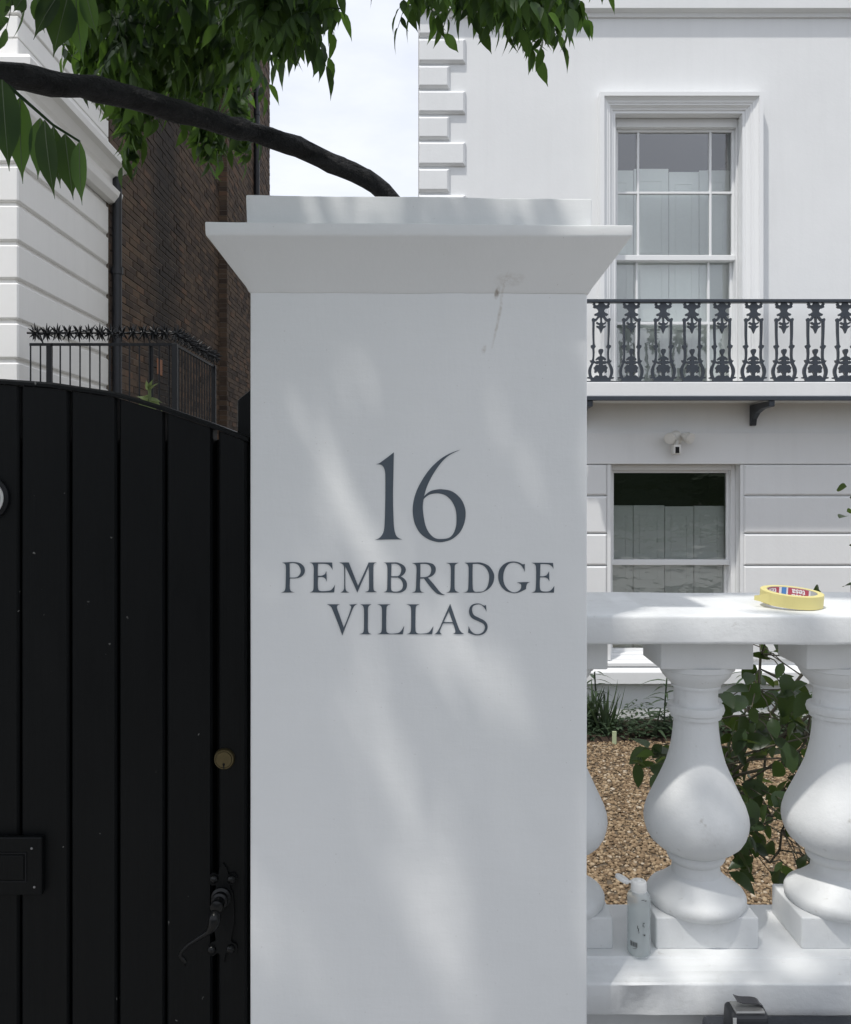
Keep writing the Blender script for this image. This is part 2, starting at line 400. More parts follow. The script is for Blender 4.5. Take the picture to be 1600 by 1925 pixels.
def gravel():
    rs = np.random.RandomState(5)
    t = (1+5**.5)/2
    iv = np.array([(-1,t,0),(1,t,0),(-1,-t,0),(1,-t,0),(0,-1,t),(0,1,t),(0,-1,-t),(0,1,-t),(t,0,-1),(t,0,1),(-t,0,-1),(-t,0,1)], float); iv /= np.linalg.norm(iv[0])
    fi = np.array([(0,11,5),(0,5,1),(0,1,7),(0,7,10),(0,10,11),(1,5,9),(5,11,4),(11,10,2),(10,7,6),(7,1,8),(3,9,4),(3,4,2),(3,2,6),(3,6,8),(3,8,9),(4,9,5),(2,4,11),(6,2,10),(8,6,7),(9,8,1)])
    n = 62000
    Y = 3.3 + 3.2*rs.rand(n); X = -.2 + (0.2 + .62*Y) * rs.rand(n)
    s = .0045 + .0095*rs.rand(n)**2.2
    sc = np.stack([s*(.9+.7*rs.rand(n)), s*(.8+.4*rs.rand(n)), s*(.45+.4*rs.rand(n))], 1)
    V = iv[None]*(1 + .28*(rs.rand(n,12,1)-.5)) * sc[:,None,:]
    a = rs.rand(n)*2*np.pi; b = (rs.rand(n)-.5)*.9
    c, d = np.cos(a), np.sin(a); cb, sb = np.cos(b), np.sin(b)
    x, y, z = V[...,0], V[...,1], V[...,2]
    y, z = y*cb[:,None]-z*sb[:,None], y*sb[:,None]+z*cb[:,None]
    x, y = x*c[:,None]-y*d[:,None], x*d[:,None]+y*c[:,None]
    V = np.stack([x + X[:,None], y + Y[:,None], z + (GZ + .001 + .008*rs.rand(n))[:,None]], -1).reshape(-1,3)
    Fc = (fi[None] + (np.arange(n)*12)[:,None,None]).reshape(-1)
    me = bpy.data.meshes.new('gravel'); me.vertices.add(len(V)); me.vertices.foreach_set('co', V.ravel())
    me.loops.add(len(Fc)); me.loops.foreach_set('vertex_index', Fc.astype(np.int32))
    k = len(Fc)//3; me.polygons.add(k); me.polygons.foreach_set('loop_start', np.arange(0, 3*k, 3, dtype=np.int32)); me.polygons.foreach_set('loop_total', np.full(k, 3, dtype=np.int32))
    me.update(calc_edges=True); me.materials.append(M_GRAVEL)
    o = link('gravel', me); tag(o, 'loose tan gravel covering the front garden behind the balustrade', 'gravel', kind='stuff')
gravel()

# ------------------------------------------------------------------ villa on the right
FY = 7.0
villa = thing('villa', 'white stucco villa with quoins, sash windows and an iron balcony', 'house', (3.5, FY, GZ))
VX0 = PX(788, FY); VX1 = 7.5
UW = dict(x0=PX(1155, FY), x1=PX(1395, FY), z0=PZ(735, FY)-.02, z1=PZ(214, FY))
LW = dict(x0=PX(1147, FY), x1=PX(1390, FY), z0=PZ(1240, FY), z1=PZ(873, FY))
def wall_holes(x0, x1, z0, z1, holes, y, depth):
    xs = sorted({x0, x1, *[h['x0'] for h in holes], *[h['x1'] for h in holes]}); zs = sorted({z0, z1, *[h['z0'] for h in holes], *[h['z1'] for h in holes]})
    mb = MB()
    for i in range(len(xs)-1):
        for j in range(len(zs)-1):
            cx = (xs[i]+xs[i+1])/2; cz = (zs[j]+zs[j+1])/2
            if any(h['x0'] < cx < h['x1'] and h['z0'] < cz < h['z1'] for h in holes): continue
            mb.add([(xs[i],y,zs[j]),(xs[i+1],y,zs[j]),(xs[i+1],y,zs[j+1]),(xs[i],y,zs[j+1])], [(0,1,2,3)])
    for h in holes:
        a, b, c, d = h['x0'], h['x1'], h['z0'], h['z1']; e = y + depth
        mb.add([(a,y,c),(b,y,c),(b,y,d),(a,y,d),(a,e,c),(b,e,c),(b,e,d),(a,e,d)], [(0,4,5,1),(1,5,6,2),(2,6,7,3),(3,7,4,0)])
    mb.add([(x0,y,z0),(x0,y,z1),(x0,y+9,z1),(x0,y+9,z0),(x1,y,z0),(x1,y,z1),(x1,y+9,z1),(x1,y+9,z0)], [(0,1,2,3),(4,5,6,7),(1,5,6,2)])
    return mb
ZB = PZ(813, FY)      # top of the ground-floor storey face
me = mk_mesh('wall', wall_holes(VX0, VX1, GZ-.1, 9.2, [UW, LW], FY, .34), M_WALL)
bm = bmesh.new(); bm.from_mesh(me); bm.to_mesh(me); bm.free()
link('wall', me, villa)
# quoins
qy = 368.5
k = 0
ys = [(75,125,875),(125.5,172,845),(172.5,220,875),(220.5,268,845),(268.5,318,875),(318.5,367,845),(367.5,416,875),(416.5,464,845),(464.5,512,875),(512.5,560,845),(27,74.5,845)]
for a, b, xr in ys:
    q = MB(); q.cbox(VX0-.003, PX(xr, FY), FY-.034, FY+.01, PZ(b, FY)+.02, PZ(a, FY), .020, .006); obj('quoin', q, M_WALL, villa, bevel=.002, seg=1)
# cornice at the top of the frame
zc = PZ(27, FY)
c = MB(); c.sweep_x([(FY+.01,zc-.03),(FY-.02,zc-.03),(FY-.025,zc),(FY-.075,zc+.012),(FY-.08,zc+.30),(FY-.12,zc+.33),(FY-.12,zc+.42),(FY+.01,zc+.45)], VX0-.05, VX1)
obj('cornice', c, M_WALL, villa)
# architrave of the upper window: nested fillets
def frame_ring(mb, x0, x1, z0, z1, w, y0, y1, open_bottom=True):
    mb.box(x0, x0+w, y0, y1, z0, z1-w); mb.box(x1-w, x1, y0, y1, z0, z1-w); mb.box(x0, x1, y0, y1, z1-w, z1)
    if not open_bottom: mb.box(x0+w, x1-w, y0, y1, z0, z0+w)
a = MB()
def ring_prof(mb, ix0, ix1, iz1, zb, prof):      # mitred architrave: prof of (offset outward, y)
    n = len(prof); vs = []
    for o_, y in prof: vs += [(ix0-o_, y, zb), (ix0-o_, y, iz1+o_), (ix1+o_, y, iz1+o_), (ix1+o_, y, zb)]
    fs = []
    for i in range(n-1):
        for k in range(3): fs.append((i*4+k, i*4+k+1, (i+1)*4+k+1, (i+1)*4+k))
    mb.add(vs, fs)
ring_prof(a, UW['x0'], UW['x1'], UW['z1'], UW['z0'], [(-.004,FY+.06),(-.004,FY-.02),(.016,FY-.02),(.019,FY-.03),(.030,FY-.034),(.044,FY-.05),(.048,FY-.058),(.060,FY-.058),(.064,FY-.066),(.080,FY-.07),(.100,FY-.088),(.104,FY-.102),(.135,FY-.102),(.138,FY-.09),(.1385,FY+.0)])
obj('architrave', a, M_TRIM, villa)
# sash windows
def sash(op, cols, rows, meet, yo, frame_px, name):
    """cols, rows in pixels: pane spans; two sashes meeting at `meet` (y span)"""
    yf = FY + yo
    f = MB()
    gx0, gx1 = PX(cols[0][0], yf), PX(cols[-1][1], yf); gz1 = PZ(rows[0][0], yf); gz0 = PZ(rows[-1][1], yf)
    # box frame between the opening and the sashes
    f.box(op['x0']+.001, gx0-.022, yf-.045, yf+.10, op['z0'], op['z1']-.001); f.box(gx1+.022, op['x1']-.001, yf-.045, yf+.10, op['z0'], op['z1']-.001)
    f.box(gx0-.022, gx1+.022, yf-.045, yf+.10, gz1+.022, op['z1']-.001); f.box(gx0-.022, gx1+.022, yf-.02, yf+.10, op['z0'], gz0-.03)
    w = obj('sash_window', f, M_TRIM, villa, bevel=.003, seg=1)
    mz1, mz0 = PZ(meet[0], yf), PZ(meet[1], yf)
    def stile(x0, x1, z0, z1, y): b = MB(); b.box(x0, x1, y, y+.04, z0, z1); obj('sash_stile', b, M_TRIM, w, bevel=.003, seg=1)
    for (z0, z1, y) in ((mz1, gz1+.022, yf), (gz0-.03, mz0, yf+.045)):
        stile(gx0-.022, gx0, z0, z1, y); stile(gx1, gx1+.022, z0, z1, y)
    b = MB(); b.box(gx0, gx1, yf, yf+.04, gz1, gz1+.022); obj('sash_rail', b, M_TRIM, w)
    b = MB(); b.box(gx0, gx1, yf+.045, yf+.085, gz0-.03, gz0); obj('sash_rail', b, M_TRIM, w)
    b = MB(); b.box(gx0-.022, gx1+.022, yf-.012, yf+.088, mz0, mz1); obj('meeting_rail', b, M_TRIM, w, bevel=.003, seg=1)
    for i in range(len(cols)-1):
        for (z0, z1, y) in ((mz1, gz1, yf), (gz0, mz0, yf+.045)):
            b = MB(); b.box(PX(cols[i][1], yf), PX(cols[i+1][0], yf), y, y+.035, z0, z1); obj('glazing_bar', b, M_TRIM, w, bevel=.002, seg=1)
    for j in range(len(rows)-1):
        if rows[j][1] <= meet[0]+2 and rows[j+1][0] >= meet[1]-2: continue
        y = yf if rows[j][1] < meet[0] else yf+.045
        b = MB(); b.box(gx0, gx1, y+.002, y+.033, PZ(rows[j+1][0], yf), PZ(rows[j][1], yf)); obj('glazing_bar', b, M_TRIM, w, bevel=.002, seg=1)
    for i, cpx in enumerate(cols):
        for j, rpx in enumerate(rows):
            y = (yf if rpx[1] <= meet[0]+2 else yf+.045) + .02
            b = MB(); t = .35*rnd.uniform(-1, 1)/100
            b.add([(PX(cpx[0],yf),y+t,PZ(rpx[1],yf)),(PX(cpx[1],yf),y-t,PZ(rpx[1],yf)),(PX(cpx[1],yf),y-t,PZ(rpx[0],yf)),(PX(cpx[0],yf),y+t,PZ(rpx[0],yf))], [(0,1,2,3)])
            obj('pane', b, M_GLASS, w)
    return w
sash(UW, [(1162,1198),(1202,1334),(1338,1376)], [(248,360),(364,480),(490,603),(608,722)], (480,490), .13, None, 'upper')
sash(LW, [(1154,1366)], [(889,1052),(1062,1221)], (1052,1062), .13, None, 'lower')
# rooms and folded white shutters behind the glass
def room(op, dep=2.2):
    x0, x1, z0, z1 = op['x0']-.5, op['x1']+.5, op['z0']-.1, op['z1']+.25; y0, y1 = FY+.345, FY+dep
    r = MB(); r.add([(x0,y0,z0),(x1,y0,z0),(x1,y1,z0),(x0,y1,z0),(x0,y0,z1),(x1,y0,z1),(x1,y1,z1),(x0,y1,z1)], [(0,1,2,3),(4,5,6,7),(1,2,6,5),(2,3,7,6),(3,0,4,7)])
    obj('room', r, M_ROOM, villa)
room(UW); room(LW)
def shutter(x0, x1, z0, z1, y, panels):
    b = MB(); b.box(x0, x1, y, y+.025, z0, z1); s = obj('shutter', b, M_SHUT, villa, bevel=.003, seg=1)
    for (a, c) in panels:
        zz0 = z0+(z1-z0)*a; zz1 = z0+(z1-z0)*c; m = MB(); t = .012; xx0, xx1 = x0+.05, x1-.05
        m.box(xx0, xx1, y-.006, y+.004, zz1-t, zz1); m.box(xx0, xx1, y-.006, y+.004, zz0, zz0+t); m.box(xx0, xx0+t, y-.006, y+.004, zz0+t, zz1-t); m.box(xx1-t, xx1, y-.006, y+.004, zz0+t, zz1-t)
        obj('panel_mould', m, M_SHUT, s)
ys_ = FY + .255
for a, b_, t in ((1130,1191,320),(1192,1257,317),(1258,1314,323),(1315,1372,320),(1373,1420,323)):
    shutter(PX(a, ys_), PX(b_, ys_), UW['z0'], PZ(t, ys_), ys_, [(.04,.30),(.33,.60),(.63,.95)])
ys_ = FY + .225
for a, b_, t in ((1118,1190,950),(1191,1249,950),(1250,1304,952),(1305,1362,951),(1363,1410,952)):
    shutter(PX(a, ys_), PX(b_, ys_), LW['z0'], PZ(t, ys_), ys_, [(.05,.45),(.50,.94)])
# ground-floor rusticated blocks
rows = [(873.5,931),(933,1002),(1003.5,1062),(1063.5,1128),(1129.5,1190),(1191.5,1241)]
for a, b_ in rows:
    q = MB(); q.cbox(VX0, PX(1140, FY), FY-.03, FY+.005, PZ(b_, FY), PZ(a, FY), .012, .004); obj('course_block', q, M_WALL, villa, bevel=.002, seg=1)
    q = MB(); q.cbox(PX(1396.5, FY), VX1, FY-.03, FY+.005, PZ(b_, FY), PZ(a, FY), .012); obj('course_block', q, M_WALL, villa, bevel=.002, seg=1)
q = MB(); q.box(VX0, VX1, FY-.032, FY+.005, PZ(872.5, FY), PZ(814, FY)); obj('frieze', q, M_WALL, villa, bevel=.004)
# window surround strip and sill, plinth band with a weathered top
q = MB(); q.box(LW['x1'], PX(1396, FY), FY-.022, FY+.005, LW['z0'], LW['z1']-.002); obj('jamb_strip', q, M_WALL, villa)
q = MB(); q.box(PX(1140.5, FY), LW['x0'], FY-.022, FY+.005, LW['z0'], LW['z1']-.002); obj('jamb_strip', q, M_WALL, villa)
zs0 = PZ(1240, FY)
q = MB(); q.sweep_x([(FY+.25,zs0+.03),(FY-.06,zs0-.015),(FY-.06,zs0-.045),(FY+.25,zs0-.045)], LW['x0']-.07, LW['x1']+.07); obj('sill', q, M_TRIM, villa, bevel=.004)
zt = PZ(1252, FY)
q = MB(); q.sweep_x([(FY+.004,zt+.012),(FY-.05,zt+.0),(FY-.085,zt-.035),(FY-.085,zt-.13),(FY+.004,zt-.135)], VX0-.06, VX1); obj('plinth_band', q, M_WALL, villa, bevel=.004)
# balcony
BY = 6.6; bz1 = PZ(718, BY); bz0 = PZ(745, BY); bx0 = 1.225
q = MB(); q.box(bx0, VX1, BY, FY+.004, bz0, bz1); obj('balcony_slab', q, M_WALL, villa, bevel=.006)
q = MB(); q.box(bx0-.004, VX1, BY-.012, BY+.03, bz0-.032, bz0-.001); obj('balcony_edge', q, M_BALC, villa, bevel=.003)
q = MB(); q.box(bx0+.01, VX1, BY+.031, FY+.004, bz0-.02, bz0-.001); obj('balcony_soffit', q, M_WALL, villa)
def bracket(x):
    zt_ = bz0-.033
    pr = [(BY+.005,zt_),(FY-.0,zt_),(FY-.0,zt_-.17),(FY-.035,zt_-.17),(FY-.05,zt_-.12),(FY-.12,zt_-.075),(FY-.22,zt_-.05),(BY+.005,zt_-.045)]
    q = MB(); q.sweep_x(pr, x-.022, x+.022); b = obj('bracket', q, M_BALC, villa, bevel=.004)
    q = MB(); q.tube([(x-.023, FY-.06, zt_-.05), (x+.023, FY-.06, zt_-.05)], .018, 12); obj('boss', q, M_BALC, b)
for x in (1.34, PX(1457, BY)-.02, 4.2): bracket(x)

# cast-iron balcony railing
railing = thing('balcony_railing', 'dark cast-iron balcony railing with scrolled balusters outside the upper window', 'railing', (3.0, BY+.04, bz1))
def iron_baluster():
    S = 1/6.4 / F * (BY+.04)                       # zoomed-photo units to metres
    top = 60; bot = 1058
    def T(c): return [(p[0]*S, (bot - p[1])*S) for p in c]
    def sym(half):                                  # half outline from the axis down the right side, closed by its mirror
        return half + [(-p[0],) + tuple(p[1:]) for p in reversed(half) if p[0] > .01]
    pieces = []
    def add(c, n=3, smooth=True):
        pts = smooth_outline([tuple(p) for p in c], n) if smooth else [Vector(p[:2]) for p in c]
        pieces.append(T(pts))
    add(sym([(0,62,1),(20,66,1),(24,95),(44,124),(66,128),(74,108,1),(92,104),(104,118),(94,132),(100,152,1),(78,166),(56,168),(38,188),(36,206),(52,222),(82,236),(72,256),(52,254),(40,270,1),(0,276,1)]))
    add([(8,262,1),(46,262,1),(70,292),(98,284),(112,296),(108,318),(96,330,1),(84,324),(60,322),(40,300)])
    add([(-8,262,1),(-46,262,1),(-70,292),(-98,284),(-112,296),(-108,318),(-96,330,1),(-84,324),(-60,322),(-40,300)])
    add(sym([(0,270,1),(12,275,1),(10,330),(24,345),(52,330),(58,345),(36,362),(20,366),(30,380),(56,376),(50,394),(24,412),(12,440),(0,468,1)]))
    for s in (-1, 1):
        st = [(78,318,1),(104,318,1),(102,480),(98,600),(120,612,1),(118,634),(100,660),(98,760),(112,792),(130,790,1),(122,812),(112,824),(140,880),(148,930),(136,985),(112,1030),(94,1042,1),(96,1010),(112,960),(114,920),(104,870),(84,830),(60,826),(38,838),(28,826,1),(44,806),(70,806),(80,790),(76,700),(78,650),(62,628),(76,600),(80,480)]
        add([(s*p[0],) + tuple(p[1:]) for p in st])
    add(sym([(0,658,1),(14,656),(27,670),(24,696),(10,722),(12,742),(36,752),(60,776),(54,792),(30,782),(22,800),(48,800),(70,812),(62,832),(36,836),(24,830),(26,848),(56,846),(66,862),(82,880),(72,906),(74,934),(54,944),(44,922),(28,940),(18,952),(22,980),(46,972),(70,982),(84,1000),(108,996),(122,990),(160,996,1),(154,1010),(124,1016),(118,1040),(128,1057,1),(0,1057,1)]))
    mb = MB()
    for i, pz in enumerate(pieces):
        th = .020 + .0012*i
        vs, fs = flat_mesh('p', [pz], th)
        mb.add([(x, y + th/2, z) for x, y, z in vs], fs)
    me = bpy.data.meshes.new('baluster'); me.from_pydata(mb.v, [], mb.f); me.materials.append(M_BALC)
    return me
ib = iron_baluster()
for px in (1072, 1129, 1186.5, 1247, 1301.5, 1358, 1416, 1474, 1532, 1590, 1647):
    o = link('baluster', ib, railing, Vector((PX(px, BY+.04), BY+.04, bz1))); o.rotation_euler.z = R(rnd.uniform(-3,3)); o.rotation_euler.y = R(rnd.uniform(-.7,.7))
hz = PZ(563, BY+.04)
q = MB(); q.box(bx0, VX1, BY+.015, BY+.065, hz-.028, hz); obj('handrail', q, M_BALC, railing, bevel=.006)
q = MB(); q.box(bx0, VX1, BY+.034, BY+.046, bz1+.001, bz1+.012); obj('bottom_rail', q, M_BALC, railing)

# twin-spot security light under the balcony
sl = thing('security_light', 'small white twin-spot security light with dark sensor under the balcony', 'light fitting', (PX(1268, FY), FY-.03, PZ(830, FY)))
lc = Vector(sl.location)
M_PLAST = simple('white_plastic', (.74,.73,.69), .4, var=.05)
q = MB(); q.lathe([(.055,-.03),(.058,-.02),(.05,0),(.03,.012)], 0, 0, 20)
q.v = [(lc.x+x, lc.y-.0-z-.03, lc.z+.03+y) for x, y, z in q.v]; obj('base', q, M_PLAST, sl, ang=40)
for sx in (-1, 1):
    a0 = lc + Vector((sx*.04, -.05, .045)); a1 = a0 + Vector((sx*.045, -.075, -.03))
    q = MB(); q.tube([a0, a0.lerp(a1,.3), a0.lerp(a1,.6), a1], [.018,.03,.042,.046], 14); obj('spot_head', q, M_PLAST, sl, ang=40)
    q = MB(); d = (a1-a0).normalized(); q.tube([a1+d*.001, a1+d*.004], [.036,.034], 14); obj('lens', q, M_PLAST, sl)
s0 = lc + Vector((-.02, -.09, -.075))
q = MB(); q.box(s0.x-.03, s0.x+.03, s0.y-.03, s0.y+.05, s0.z-.035, s0.z+.045); obj('sensor', q, M_PLAST, sl, bevel=.01)
q = MB(); q.box(s0.x-.017, s0.x+.013, s0.y-.034, s0.y-.03, s0.z-.025, s0.z+.025); obj('sensor_window', q, M_DARK, sl)
q = MB(); q.tube([lc+Vector((0,-.05,-.0)), s0+Vector((0,.02,.03))], .016, 10); obj('neck', q, M_PLAST, sl)

# ------------------------------------------------------------------ neighbouring house on the left
HX = -3.05; HY = 6.5; HB = 8.42
house = thing('house', 'neighbouring house with pale stucco corner and long dark brick side wall', 'house', (HX-3, HY+4, GZ))
q = MB(); q.box(HX-6, HX-.03, HY+.03, HB, GZ-.1, 12.3); obj('stucco_core', q, M_CREAM, house)
joints = [2.52-.30*i for i in range(9,0,-1)] + [2.52,2.82,3.13,3.42,3.72,4.02,4.32]
for a, b_ in zip(joints[:-1], joints[1:]):
    q = MB(); q.box(HX-6, HX, HY, HB-.02, a+.022, b_-.012); obj('stucco_course', q, M_CREAM, house, bevel=.011, seg=1)
up = [4.84, 4.99, 5.16, 5.47, 5.78, 6.10, 6.41, 6.72, 7.03, 7.34, 7.65, 7.96, 8.3, 8.6, 8.9, 9.2]
for a, b_ in zip(up[:-1], up[1:]):
    q = MB(); q.box(HX-6, HX, HY, HB-.02, a+(.02 if a > 4.9 and abs(a-4.99) > .01 else .004), b_-.004); obj('stucco_course', q, M_CREAM, house, bevel=.006, seg=1)
def l_sweep(prof, name):      # profile (out, z) run along the front and the side
    n = len(prof); vs = []
    for o_, z in prof: vs += [(HX-6, HY-o_, z), (HX+o_, HY-o_, z), (HX+o_, HB+.05+.6*o_, z)]
    fs = [(i*3+k, i*3+k+1, ((i+1)%n)*3+k+1, ((i+1)%n)*3+k) for i in range(n) for k in range(2)] + [tuple(i*3+2 for i in range(n))]
    obj(name, MB().add(vs, fs), M_CREAM, house)
l_sweep([(-.01,4.35),(.05,4.36),(.09,4.42),(.10,4.47),(.03,4.48),(.025,4.60),(.06,4.62),(.11,4.68),(.165,4.70),(.17,4.76),(.15,4.79),(-.01,4.83)], 'cornice')
# brick flank, stepped forward past the flue; each brick its own block
BE = 16.9; BS = 13.1; XS = -2.93
q = MB(); q.box(HX-6, HX-.010, HB, BS+.004, GZ-.1, 12.3); q.box(HX-6, XS-.010, BS+.0045, BE-.003, GZ-.1, 12.3); obj('brick_core', q, M_MORTAR, house)
bw, bh, gap = .225, .065, .010
bricks = []
cz = 1.2; row = 0
while cz < 12.2:
    y = HB + .012 + (0 if row % 2 == 0 else -bw/2)
    while y < BE:
        y0 = max(y, HB+.012); y1 = min(y+bw-.0, BE)
        x = HX if y0 < BS - .08 else XS
        if y0 < BS < y1 and x == HX: y1 = BS-.004
        elif x == XS and y0 < BS: y0 = BS
        if y1-y0 > .04: bricks.append((x + rnd.uniform(-.006,.004), y0, y1, cz))
        y += bw + gap
    # return of the step, headers facing the street
    bricks.append(('step', BS-.0, cz)); cz += bh + gap; row += 1
def vis(b):
    if b[0] == 'step': return -1
    x, y0, y1, z = b; yc = (y0+y1)/2
    px = CX + x/yc*F; py = CY - (z-EYE)/yc*F
    if not (218 < px < 470 and 380 < py < 700): return -1
    return F*bh/yc * F*abs(x)*(y1-y0)/yc**2
order = sorted(range(len(bricks)), key=lambda i: -vis(bricks[i]))
chosen = {i for i in order[:290] if vis(bricks[i]) > 0}
rest = MB(); shared = {}
for i, b in enumerate(bricks):
    if b[0] == 'step':
        rest.box(HX-.02, XS-.003, BS-.002+rnd.uniform(-.003,.003), BS+.10, b[2], b[2]+bh); continue
    x, y0, y1, z = b
    if i in chosen:
        key = round(y1-y0, 3)
        if key not in shared:
            m = MB(); m.box(-.05, 0, -(y1-y0)/2, (y1-y0)/2, 0, bh); shared[key] = mk_mesh('brick', m, M_BRICK, bevel=.004, seg=1)
        link('brick', shared[key], house, Vector((x, (y0+y1)/2, z)))
    else: rest.box(x-.05, x, y0, y1, z, z+bh)
me = bpy.data.meshes.new('brickwork'); me.from_pydata(rest.v, [], rest.f); me.materials.append(M_BRICK)
o = link('brickwork', me, house); o['kind'] = 'stuff'
ya, za = 10.06, PZ(690, 10.06)
q = MB(); q.box(HX-.02, HX+.006, ya-.10, ya+.10, za-.095, za+.095)
ab_ = obj('air_brick', q, simple('terracotta', (.30,.13,.065), .8, var=.2), house, bevel=.004, seg=1)
# rainwater pipes
def pipe(x, y, r, z0, z1, name='downpipe'):
    q = MB(); q.tube([(x, y, z0), (x, y, z1)], r, 16); p = obj(name, q, M_PIPE, house, ang=40)
    z = z0 + 1.1
    while z < z1:
        q = MB(); q.tube([(x, y, z), (x, y, z+.07)], r+.010, 16); q.box(x-.09, x, y-.008, y+.03, z+.02, z+.05); obj('pipe_collar', q, M_PIPE, p, ang=40); z += 1.5
pipe(HX+.06, HB+.05, .046, GZ-.05, 4.62)
pipe(XS+.05, 15.25, .05, GZ-.05, 12.1)

# spiked security railing behind the gate
RY = 6.25
fence = thing('security_railing', 'black iron railing topped with rotating spike wheels before the brick wall', 'railing', (-2.3, RY, GZ))
rx0, rx1 = PX(56, RY), PX(329, RY); rz = PZ(645, RY); rye = rx1*F/(402-CX)
q = MB(); q.box(rx0, rx1, RY-.006, RY+.006, rz-.02, rz); q.box(rx1-.006, rx1+.006, RY+.006, rye, rz-.02, rz); obj('top_rail', q, M_IRON, fence)
q = MB(); q.box(rx0, rx1, RY-.006, RY+.006, .35, .37); q.box(rx1-.006, rx1+.006, RY+.006, rye, .35, .37); obj('bottom_rail', q, M_IRON, fence)
x = rx0 + .006
while x < rx1-.02:
    q = MB(); q.tube([(x, RY, .05), (x, RY, rz-.01)], .006, 6); obj('bar', q, M_IRON, fence); x += 18.6/F*RY
y = RY + .10
while y < rye:
    q = MB(); q.tube([(rx1, y, .05), (rx1, y, rz-.01)], .006, 6); obj('bar', q, M_IRON, fence); y += .085
for (x, y, w) in ((PX(93, RY), RY, .018), (PX(283, RY), RY+.02, .013), (rx1, RY, .02), (rx1, rye, .018)):
    q = MB(); q.box(x-w, x+w, y-w, y+w, GZ-.05, rz-.002); obj('post', q, M_IRON, fence, bevel=.003, seg=1)
sz = rz + .075
q = MB(); q.tube([(rx0-.02, RY, sz), (rx1-.08, RY, sz)], .008, 8); obj('spindle', q, M_IRON, fence)
q = MB(); q.tube([(rx1, RY-.05, sz+.0), (rx1, rye+.1, sz)], .008, 8); obj('spindle', q, M_IRON, fence)
for (x, y) in ((rx0+.10, RY), (PX(283, RY), RY), (rx1, RY+.02), (rx1, rye)):
    q = MB(); q.tube([(x, y, rz-.01), (x-.03 if y == RY else x, y, sz)], .006, 6); obj('stay', q, M_IRON, fence)
def spike_wheel():
    m = MB(); rr = random.Random(3)
    m.tube([(-.022,0,0),(-.012,0,0),(.012,0,0),(.022,0,0)], [.012,.02,.02,.012], 10)
    for ring in range(3):
        for k in range(5):
            a = 2*math.pi*(k/5 + ring*.07) + rr.uniform(-.1,.1)
            d = Vector(((ring-1)*.62 + rr.uniform(-.08,.08), math.cos(a), math.sin(a))).normalized()
            m.tube([d*.012 + Vector(((ring-1)*.008,0,0)), d*.045, d*(.068+rr.uniform(-.008,.010))], [.0075,.006,.0008], 5)
    return mk_mesh('spike_wheel', m, M_IRON)
sw = spike_wheel()
for k in range(13):
    o = link('spike_wheel', sw, fence, Vector((PX(67 + k*20.2, RY), RY, sz))); o.rotation_euler = (rnd.uniform(0, 6), 0, 0)
y = RY + .05
while y < rye + .08:
    o = link('spike_wheel', sw, fence, Vector((rx1, y, sz))); o.rotation_euler = (0, rnd.uniform(0,1), R(90)); y += .085

# ------------------------------------------------------------------ balustrade
RF = 1.58; RB = 1.896; AF = 1.66; PC = 1.73
bal = thing('balustrade', 'white painted garden balustrade with bulbous balusters right of the pillar', 'balustrade', (1.2, PC, 0))
BX0, BX1 = .28, 2.35
def worn_bar(prof, x0, x1, n, amp, seed):
    mb = MB(); k = len(prof)
    for i in range(n+1):
        x = x0 + (x1-x0)*i/n
        for j, (y, z) in enumerate(prof):
            w = noise.noise(Vector((x*6+seed, j*1.7, 0)))*amp + noise.noise(Vector((x*31+seed, j*3.1, 5)))*amp*.35
            mb.v.append((x, y + w*.7, z + w))
    mb.f += [(i*k+j, (i+1)*k+j, (i+1)*k+(j+1)%k, i*k+(j+1)%k) for i in range(n) for j in range(k)]
    mb.f += [tuple(range(k)), tuple(reversed(range(n*k, n*k+k)))]
    return mb
def rounded(prof, r=.004, seg=3):            # soften every corner of a closed profile
    out = []; n = len(prof)
    for i in range(n):
        p = Vector(prof[i]); a = Vector(prof[i-1]) - p; b = Vector(prof[(i+1) % n]) - p
        k = min(r, a.length*.45, b.length*.45); pa = p + a.normalized()*k; pb = p + b.normalized()*k
        for s in range(seg+1):
            t = s/seg; out.append(tuple((1-t)**2*pa + 2*t*(1-t)*p + t*t*pb))
    return out
z_rt = PZ(1157, RF); z_rb = PZ(1212, RF)
obj('top_rail', worn_bar(rounded([(RF,z_rb),(RF,z_rt),(RB,z_rt+.002),(RB,z_rb)], .006), BX0, BX1, 90, .0016, 1), M_RAIL, bal, ang=50)
z_pb = PZ(1784, AF)
pr = [(1.575,.612),(1.575,.668),(1.579,.671),(1.592,.673),(1.606,.676),(1.618,.680),(1.628,.6845),(1.632,.685),(1.634,z_pb),(1.835,z_pb),(1.835,.612)]
obj('bottom_rail', worn_bar(rounded(pr, .002, 2), BX0, BX1, 90, .0014, 7), M_RAIL, bal, ang=50)
q = MB(); q.box(BX0, BX1, 1.645, 1.82, GZ-.2, .6119); obj('dwarf_wall', q, M_RAIL, bal)
def zc_(py): return PZ(py, PC)
rp = lambda px: px / F * PC
prof = [(70,1696),(84,1694),(90,1686),(90,1676),(86,1669),(76,1663),(72,1660),(66,1655),(55,1646),(49,1640),(45,1637),(44,1630),(43,1622),(44,1617),(50,1612),(53,1606),(53,1600),(51,1597),(60,1592),(72,1585),(83,1575),(90,1563),(94,1550),(95.5,1538),(94,1525),(89,1509),(82,1494),(72,1473),(62,1451),(54,1432),(48.5,1412),(44.5,1394),(42,1375),(40.5,1358),(40,1350),(40.5,1347),(46,1346),(46,1339),(50,1337),(52,1330),(50,1323),(42,1321),(40,1317),(40,1294),(41,1290),(45,1289),(45,1284),(48,1281),(55,1274),(61,1267),(65,1260),(66,1256),(70,1254),(70,1244)]
